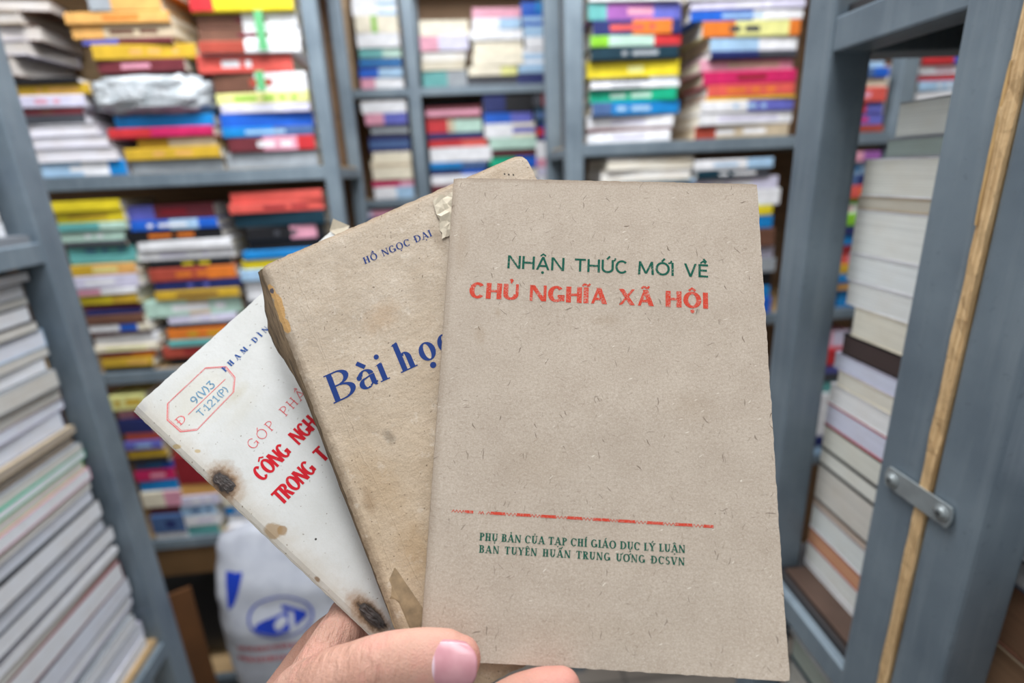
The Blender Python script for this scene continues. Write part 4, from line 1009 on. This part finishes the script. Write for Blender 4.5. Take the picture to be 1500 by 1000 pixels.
for t, u0 in (('B', 8.8), ('à', 21.3), ('i', 29.9), ('h', 38.9), ('ọ', 48.8), ('c', 57.3)):
    gl, wd = (layB if t == 'B' else lay)(t, .1, .4)
    for x, ps in gl:
        for p in ps: polys.append([(u0 + (x + aa) * cap, 70.1 - bb * cap) for aa, bb in p])
ink('title_lettering', polys, BLU, b2, surf2)['label'] = 'large blue serif title'
dots = [[(u + .35 * math.cos(2 * PI * k / 8), v + .5 * math.sin(2 * PI * k / 8)) for k in range(8)] for u, v in ((115.4, 6.1), (117.0, 7.2), (118.8, 8.2))]
ink('speck_print', dots, plain('black_ink', (50, 42, 38), .8), b2, surf2)
# crumpled scrap of paper stuck at the edge of the cover
SCRAP = plain('cream_scrap_paper', (212, 200, 178), .8, ns=300, var=.10)
V, Fc = [], []; nu, nv = 5, 8
rs = random.Random(5)
for j in range(nv + 1):
    for i in range(nu + 1):
        f, g_ = i / nu, j / nv
        u = 81.0 - 3.2 * g_ ** 1.4 + (11 - 4 * g_) * f + rs.uniform(-.5, .5); v = 4.6 + 18.2 * g_ - 1.6 * (1 - g_) * (f < .6) * f * 2 + rs.uniform(-.5, .5)
        inn = 0 < i and 0 < j < nv
        V.append((u / 1000, v / 1000, (-.25 - (rs.uniform(.5, 1.9) if inn else rs.uniform(.1, 1.2))) / 1000))
for j in range(nv):
    for i in range(nu):
        a_ = j * (nu + 1) + i; q_ = (a_, a_ + 1, a_ + nu + 2, a_ + nu + 1)
        Fc += [(q_[0], q_[1], q_[2]), (q_[0], q_[2], q_[3])] if (i + j) % 2 else [(q_[0], q_[1], q_[3]), (q_[1], q_[2], q_[3])]
mesh_obj('paper_scrap', V, Fc, SCRAP, b2)['label'] = 'crumpled cream paper scrap'

# --- white stained book
K3 = (206, 205, 202)
a = NT('white_stained_cover'); co = a.coord(); vv = a.n('ShaderNodeSeparateXYZ', {0: co}).outputs
c = a.mix(a.ramp(a.noise(co, 40, 5, .6), .3, .7), lin((197, 197, 193)), lin((210, 210, 208)))
c = a.mix(a.ramp(a.noise(co, 1300, 3, .7), .55, .8, 0, .4), c, lin((186, 178, 162)))
ed = a.ramp(a.math('SUBTRACT', vv[0], a.math('MULTIPLY', a.noise(co, 90, 5, .7), .016)), -.008, .003, .5, 0)
c = a.mix(ed, c, lin((172, 156, 132)))
for (u, v, rx, ry, rot, al, cl, lo, hi) in (
        (22, 18, 18, 13, 0, .25, (190, 180, 150), .5, 1.2), (33, 29, 7, 3, .1, .35, (178, 166, 134), .3, 1.2), (30, 36, 12, 4, .2, .16, (186, 176, 150), .3, 1.3),
        (3.6, 54.8, 7.6, 11, -.25, .8, (150, 114, 74), .5, 1.1), (3.3, 54, 4.9, 8.0, -.1, .9, (96, 74, 58), .5, 1.1), (3.3, 54, 3.9, 6.8, -.1, .9, (62, 50, 46), .65, 1.05), (3.6, 57.8, 1.8, 1.8, 0, .9, (30, 24, 22), .7, 1.0),
        (4.8, 137, 5.2, 13, -.05, .8, (146, 104, 60), .5, 1.1), (5.0, 138.5, 4.0, 10, -.05, .95, (74, 56, 42), .6, 1.05), (5.1, 138.6, 2.9, 8.0, -.05, .95, (52, 44, 38), .7, 1.0), (6.2, 140, .5, 6.5, -.06, .95, (24, 20, 18), .6, 1.1),
        (3.0, 84.6, 3.2, 4.0, .5, .75, (150, 122, 84), .8, 1.1), (5.4, 87.4, 1.9, 2.2, .2, .8, (146, 116, 78), .8, 1.1), (.9, 27, 1.2, 2.4, .6, .7, (170, 142, 84), .7, 1.0), (5.4, 35.6, .8, 1.6, .5, .7, (176, 150, 96), .7, 1.1),
        (1.2, 112, 1.0, 1.6, 0, .8, (120, 90, 56), .6, 1.1), (11.6, 100.5, .5, .5, 0, .95, (40, 36, 32), .8, 1.1), (2.2, 2.2, 3, 3, 0, .35, (150, 148, 150), .4, 1.2)):
    c = a.mix(a.math('MULTIPLY', a.spot(co, u / 1000, v / 1000, rx / 1000, ry / 1000, rot, .35, 380, lo, hi), al), c, lin(cl))
c = fibre_layers(a, co, c, (104, 84, 64), [(.2, (190, 200), .05, .3, .3), (0, (90, 100), .035, .4, 2.9)], .8)
a.color(c); a.set('Roughness', .7); a.set('Specular IOR Level', .3); a.bump(a.noise(co, 160, 5, .7), .3, .0005)
WHITE3 = a.m
def surf3(u, v):
    return .3 * noise.noise((u * .04, v * .04, 11)) + .7 * max(0, (3 - u) / 3) ** 2
b3 = held('old_paperback', FR3, 'white stained old book with burn marks and a red octagon stamp, behind the tan one')
sheet('front_cover', 127, 190, WHITE3, b3, surf3, .3, .4, corners=(1.2, 1, 1, 1.5), seed=22)
V, Fc = box_vf(.001, .126, .001, .189, .0006, .0036); mesh_obj('page_block', V, Fc, pages_mat((206, 190, 160)), b3)
sheet('back_cover', 127, 190, WHITE3, b3, lambda u, v: 3.7, .3, .3, nx=30, ny=40, seed=25)
V, Fc = [], []
for j in range(97):
    v = .4 + 189.2 * j / 96
    for k in range(7):
        t = PI * k / 6
        V.append(((.3 - 1.2 * math.sin(t) * (1 + .3 * noise.noise((k, v * .3, 12)))) / 1000, v / 1000, (2.0 - 1.9 * math.cos(t) + (surf3(0, v) if k < 2 else 0)) / 1000))
    if j:
        for k in range(6): a_ = (j - 1) * 7 + k; Fc.append((a_, a_ + 1, a_ + 8, a_ + 7))
mesh_obj('spine', V, Fc, WHITE3, b3, smooth=True)
R3 = ink_mat('red_ink_bold', (192, 30, 42), K3, -.1); R3L = ink_mat('red_ink_thin', (212, 66, 74), K3, .3); B3 = ink_mat('blue_ink_bold', (28, 72, 140), K3, 0.0); B3L = ink_mat('blue_pen', (96, 142, 172), K3, .3)
RSt = ink_mat('red_stamp_ink', (222, 92, 96), K3, .4)
ink('author_lettering', fit_text(dict(V=.24, H=.07, q=.06, t=.1), 'PHẠM-DÌN', 36.5, 17.2, 63.3, 16.6, 2.9, .38, .6), B3, b3, surf3)['label'] = 'blue author line'
ink('subtitle_lettering', fit_text(dict(V=.075, H=.06, q=.09, t=.07), 'GÓP PHẦN', 20.5, 53.3, 57.5, 52.9, 4.7, .2, .75), R3L, b3, surf3)['label'] = 'thin red slab subtitle'
ST = dict(V=.2, H=.145, w=.76, t=.12, mono=False)
ink('title_lettering', fit_text(ST, 'CÔNG', 13.6, 66.6, 30.2, 66.9, 7.3, .08) + fit_text(ST, 'NGH', 34.2, 66.9, 46.2, 67.1, 7.3, .08), R3, b3, surf3)['label'] = 'bold red condensed title, upper line'
ink('title_lettering', fit_text(ST, 'TRONG', 12.2, 80.2, 31.8, 80.6, 7.3, .08) + fit_text(ST, 'T', 35.4, 80.6, 39.4, 80.7, 7.3, .08), R3, b3, surf3)['label'] = 'bold red condensed title, lower line'
oc = [(10.8, 9.1), (32.4, 8.7), (38.7, 15.3), (37.8, 22.4), (32.7, 27.3), (11.1, 28.4), (6.1, 23.5), (5.9, 14.8)]
cx_, cy_ = 22.3, 18.4
st = []
for p0, p1 in zip(oc, oc[1:] + oc[:1]):
    for r0, r1 in ((1.0, .975), (.955, .945)):
        q_ = lambda p, r: (cx_ + (p[0] - cx_) * r, cy_ + (p[1] - cy_) * r)
        st.append([q_(p0, r0), q_(p1, r0), q_(p1, r1), q_(p0, r1)])
st.append([(13.2, 19.85), (34.3, 19.55), (34.3, 19.85), (13.2, 20.15)])
st += [[(u, v) for u, v in p] for p in fit_text(dict(V=.1, H=.07, q=.1), 'Đ', 8.0, 21.3, 11.6, 21.3, 3.9)]
ink('stamp_print', st, RSt, b3, surf3)['label'] = 'red octagonal library stamp'
def pen(strokes, u0, v0, s, w_):
    out = []
    for pl in strokes:
        for (x0, y0), (x1, y1) in zip(pl, pl[1:]):
            d = math.hypot(x1 - x0, y1 - y0) or 1e-6; nx, ny = -(y1 - y0) / d * w_ / 2, (x1 - x0) / d * w_ / 2; ux, uy = (x1 - x0) / d * w_ * .3, (y1 - y0) / d * w_ * .3
            q_ = [(x0 + nx - ux, y0 + ny - uy), (x1 + nx + ux, y1 + ny + uy), (x1 - nx + ux, y1 - ny + uy), (x0 - nx - ux, y0 - ny - uy)]
            out.append([(u0 + x * s, v0 - y * s) for x, y in q_])
    return out
def arc(cx, cy, rx, ry, a0, a1, n=12): return [(cx + rx * math.cos(math.radians(a0 + (a1 - a0) * k / n)), cy + ry * math.sin(math.radians(a0 + (a1 - a0) * k / n))) for k in range(n + 1)]
def shift(st_, dx): return [[(x + dx, y) for x, y in p] for p in st_]
nine = [arc(.28, .7, .26, .28, 0, 360), arc(.04, .6, .5, .6, 10, -70)]
lpar = [arc(.5, .5, .4, .62, 125, 235)]; rpar = [arc(-.25, .5, .4, .62, 55, -55)]
vee = [[(0, 1), (.3, 0), (.62, 1.02)]]
three = [[(.02, .98), (.5, 1.0), (.24, .62)] + arc(.2, .32, .32, .3, 70, -150)]
tee = [[(0, 1), (.66, 1)], [(.33, 1), (.33, 0)]]; one = [[(.0, .78), (.22, 1), (.22, 0)], [(.05, 0), (.4, 0)]]
two = [arc(.28, .72, .27, .28, 170, -30) + [(.02, .02), (.6, .02)]]; pee = [[(.05, 0), (.05, 1)], arc(.1, .74, .42, .26, 90, -90)]
dt = [[(.04, .36), (.1, .36)]]
l1 = []; x = 0
for gph, adv in ((nine, .78), (lpar, .46), (vee, .8), (rpar, .42), (three, .8)): l1 += shift(gph, x); x += adv
l2 = []; x = 0
for gph, adv in ((tee, .78), (dt, .3), (one, .6), (two, .85), (one, .62), (lpar, .42), (pee, .72), (rpar, .4)): l2 += shift(gph, x); x += adv
ink('call_number_lettering', pen(l1, 18.2, 18.8, 3.75, .13) + pen(l2, 16.2, 25.2, 3.45, .12), B3L, b3, surf3)['label'] = 'pale blue handwritten call number'
# burnt crusts, curled flakes
CHAR = plain('charred_paper', (74, 64, 60), .7, ns=300, var=.45)
for (cu, cv, ru, rv, sd) in ((3.4, 54.2, 2.7, 5.2, 1), (5.2, 138.4, 2.0, 6.6, 4)):
    V, Fc = [], []; nr, ns_ = 7, 22
    V.append((cu / 1000, cv / 1000, -.0003))
    for r in range(1, nr + 1):
        for k in range(ns_):
            t = 2 * PI * k / ns_; f = r / nr * (1 + .55 * noise.noise((math.cos(t) * 2.2, math.sin(t) * 2.2, sd)))
            u, v = cu + ru * f * math.cos(t) + .05 * rv * f * math.sin(t) * (1 if sd == 1 else .1), cv + rv * f * math.sin(t)
            hgt = -.06 if r == nr else -.12 - .8 * (r < nr - 1) * abs(noise.noise((u * .8, v * .45, sd)))
            V.append((u / 1000, v / 1000, (surf3(u, v) + hgt) / 1000))
    for k in range(ns_): Fc.append((0, 1 + k, 1 + (k + 1) % ns_))
    for r in range(nr - 1):
        for k in range(ns_): a_ = 1 + r * ns_; Fc.append((a_ + k, a_ + ns_ + k, a_ + ns_ + (k + 1) % ns_, a_ + (k + 1) % ns_))
    mesh_obj('burn_crust', V, Fc, CHAR, b3)['label'] = 'charred %s burn mark' % ('upper' if sd == 1 else 'lower')
# folded corner peeking above the tan book
V, Fc = [], []
for j in range(7):
    for i in range(7):
        u = 119.5 + 8.5 * i / 6; v = -.4 + 8 * j / 6; f = max(0, (i - j) / 6)
        V.append((u / 1000 - f * .003, v / 1000 - .0004 * i, -.0006 - .002 * f + .0008 * noise.noise((i, j, 2))))
for j in range(6):
    for i in range(6): a_ = j * 7 + i; Fc.append((a_, a_ + 1, a_ + 8, a_ + 7))
mesh_obj('folded_corner', V, Fc, SCRAP, b3)['label'] = 'dog-eared cream corner'

# ------------------------------------------------------------------ the hand (same millimetre frame as the kraft booklet)
a = NT('skin'); co = a.coord()
c = a.mix(a.ramp(a.noise(co, 38, 4), .35, .65), lin((182, 137, 119)), lin((198, 155, 137)))
c = a.mix(a.ramp(a.noise(co, 110, 3), .5, .75, 0, .45), c, lin((200, 134, 124)))
s0 = a.spot(co, .020, .186, .016, .014, 0, .2, 90, .3, 1.3); c = a.mix(a.math('MULTIPLY', s0, .3), c, lin((198, 126, 118)))
s1 = a.spot(co, .052, .193, .014, .012, 0, .2, 90, .2, 1.3); c = a.mix(a.math('MULTIPLY', s1, .5), c, lin((200, 122, 116)))
a.color(c); a.set('Roughness', .5); a.set('Specular IOR Level', .35)
a.set('Subsurface Weight', .12); a.set('Subsurface Radius', (.006, .002, .001)); a.set('Subsurface Scale', 1.0)
fine = a.noise(co, 1400, 3, .7)
wr = a.n('ShaderNodeTexNoise', {'Vector': a.mapping(co, rot=(0, 0, -.15), sc=(520, 70, 300)), 'Scale': 1.0, 'Detail': 3.0}).outputs['Fac']
kn = a.spot(co, -.014, .190, .016, .016, 0, .1, 90, .3, 1.2)
kn2 = a.spot(co, -.042, .19, .02, .014, .5, .1, 90, .3, 1.2)
h_ = a.math('ADD', a.math('MULTIPLY', fine, .25), a.math('MULTIPLY', a.math('MULTIPLY', wr, a.math('ADD', kn, kn2)), 1.1)); a.bump(h_, .9, .002)
SKIN = a.m
HV, HF = [], []
def limb(pts, wdir=(0, 1, 0), seg=24, sub=6):
    """pts: (u, v, n, half width, half thickness); a closed smooth tube with round ends"""
    P = [Vector(p[:3]) for p in pts]; n = len(pts)
    samples = []
    for i in range(n - 1):
        for k in range(sub):
            t = k / sub
            p0, p1, p2, p3 = P[max(i - 1, 0)], P[i], P[i + 1], P[min(i + 2, n - 1)]
            q = .5 * ((2 * p1) + (p2 - p0) * t + (2 * p0 - 5 * p1 + 4 * p2 - p3) * t * t + (3 * p1 - p0 - 3 * p2 + p3) * t ** 3)
            s = t * t * (3 - 2 * t)
            samples.append((q, pts[i][3] * (1 - s) + pts[i + 1][3] * s, pts[i][4] * (1 - s) + pts[i + 1][4] * s))
    samples.append((P[-1], pts[-1][3], pts[-1][4]))
    rings = []
    def tang(i):
        a_, b_ = samples[max(i - 1, 0)][0], samples[min(i + 1, len(samples) - 1)][0]; return (b_ - a_).normalized()
    ends = []
    for i, (q, rw, rt) in enumerate(samples):
        t = tang(i)
        if i == 0:
            for k in range(5, 0, -1):
                ang = PI / 2 * k / 5.3; rings.append((q - t * min(rw, rt) * math.sin(ang), rw * math.cos(ang), rt * math.cos(ang), t))
        rings.append((q, rw, rt, t))
        if i == len(samples) - 1:
            for k in range(1, 6):
                ang = PI / 2 * k / 5.3; rings.append((q + t * min(rw, rt) * math.sin(ang), rw * math.cos(ang), rt * math.cos(ang), t))
    b0 = len(HV)
    for (q, rw, rt, t) in rings:
        w_ = Vector(wdir); w_ = (w_ - t * w_.dot(t)).normalized(); d = t.cross(w_)
        for k in range(seg):
            an = 2 * PI * k / seg; HV.append((q + w_ * rw * math.cos(an) + d * rt * math.sin(an)) / 1000)
    for i in range(len(rings) - 1):
        for k in range(seg):
            HF.append((b0 + i * seg + k, b0 + i * seg + (k + 1) % seg, b0 + (i + 1) * seg + (k + 1) % seg, b0 + (i + 1) * seg + k))
    HF.append(tuple(b0 + k for k in range(seg - 1, -1, -1))); HF.append(tuple(b0 + (len(rings) - 1) * seg + k for k in range(seg)))
# thumb across the covers
limb([(-86, 288, 34, 20, 14), (-68, 262, 30, 20, 15), (-57, 240, 23, 18.5, 15), (-51, 224, 15, 16.5, 14), (-43, 210, 5, 14.5, 12.5), (-31, 199.5, -4.5, 12.2, 10.5), (-18, 192.6, -9, 11, 9.2), (-9, 189.2, -9.8, 10.7, 8.6), (2, 187.2, -9.6, 10.4, 8.2), (11, 186.5, -9, 9.8, 7.4), (16.5, 186.3, -8.4, 7.6, 6.2)])
# palm and wrist behind the books
limb([(-150, 405, 62, 27, 24), (-112, 342, 46, 26, 20), (-80, 280, 36, 28, 17), (-52, 246, 38, 34, 15), (-30, 218, 40, 36, 13), (-20, 206, 40, 33, 11)], wdir=(.52, .85, 0))
# web of skin between the thumb and the first finger
limb([(-46, 222, 14, 13, 9), (-43, 206, 16, 11, 9), (-40, 194, 24, 9, 9), (-36, 187, 32, 9, 10)], wdir=(.8, .6, 0))
# first to fourth finger
limb([(-36, 188, 35, 11, 11), (-16, 180, 38, 9.5, 9.5), (5, 172, 39.5, 8.8, 8.6), (28, 165, 41, 7.8, 7.6), (45, 160, 43.5, 6.6, 6.2)])
limb([(-22, 203, 39, 11, 11), (2, 197, 39, 9.8, 9.6), (22, 192, 39, 9, 8.8), (46, 185, 41.5, 8, 7.8), (62, 180, 43.5, 6.8, 6.4)])
limb([(-12, 222, 41, 11, 10.5), (4, 230, 32, 9.6, 9.6), (20, 227, 14, 8.6, 8.8), (25, 210, 4, 8.0, 8.2), (34, 200.5, -3.6, 7.8, 7.8), (43, 196, -6.6, 7.8, 7.5), (50.5, 193.6, -7.2, 6.6, 6.6)], wdir=(0, .9, .4))
limb([(-4, 240, 38, 10, 9.5), (12, 245, 31, 8.2, 8.2), (24, 241, 19, 7.4, 7.4), (30, 229, 11, 6.9, 6.9), (34, 217, 6, 5.8, 5.8)], wdir=(0, .9, .4))
hand = mesh_obj('hand', HV, HF, SKIN, smooth=True)
hand.matrix_world = FR1
tag(hand, 'light-skinned hand gripping the three old books from below, thumb across the kraft booklet', 'hand')
rm = hand.modifiers.new('skin', 'REMESH'); rm.mode = 'VOXEL'; rm.voxel_size = .0009; rm.use_smooth_shade = True
sm = hand.modifiers.new('smooth', 'SMOOTH'); sm.factor = .5; sm.iterations = 18
# nail
a = NT('nail'); co = a.coord(); vv = a.n('ShaderNodeSeparateXYZ', {0: co}).outputs
lun = a.spot(co, .0054, .1872, .0030, .0068, 0, .05, 200, .75, 1.05)
c = a.mix(a.ramp(a.noise(co, 130, 2), .3, .7), lin((180, 124, 132)), lin((196, 144, 150)))
c = a.mix(a.math('MULTIPLY', lun, .8), c, lin((218, 196, 206)))
tipm = a.spot(co, .0085, .1866, .0131, .0094, 0, .02, 200, 1.08, 1.12)
c = a.mix(tipm, lin((214, 190, 184)), c)
a.color(c); a.set('Roughness', .26); a.set('Specular IOR Level', .5)
V, Fc = [], []; na, nb = 22, 20
for j in range(na + 1):
    t = j / na
    for i in range(nb + 1):
        s = -1 + 2 * i / nb
        u0_ = 5.9 + .5 * s * s; u1_ = 22.0 - 4.4 * abs(s) ** 3.2
        u = u0_ + (u1_ - u0_) * t
        hwid = 7.8 * (1 - .05 * (1 - t) ** 2 - .10 * t ** 4)
        v = 186.5 + s * hwid + .02 * (12 - u)
        drop = 3.5 * (1 - math.sqrt(max(0, 1 - (s * .82) ** 2))) / .43
        n_ = -17.15 + drop + .9 * max(0, (u - 13) / 9) ** 2 + .25 * max(0, (9 - u) / 3)
        V.append((u / 1000, v / 1000, n_ / 1000))
for j in range(na):
    for i in range(nb): a_ = j * (nb + 1) + i; Fc.append((a_, a_ + 1, a_ + nb + 2, a_ + nb + 1))
nail = mesh_obj('thumb_nail', V, Fc, a.m, hand, smooth=True); nail['label'] = 'glossy pink thumbnail with pale lunula'
so = nail.modifiers.new('thick', 'SOLIDIFY'); so.thickness = .0012; so.offset = -1
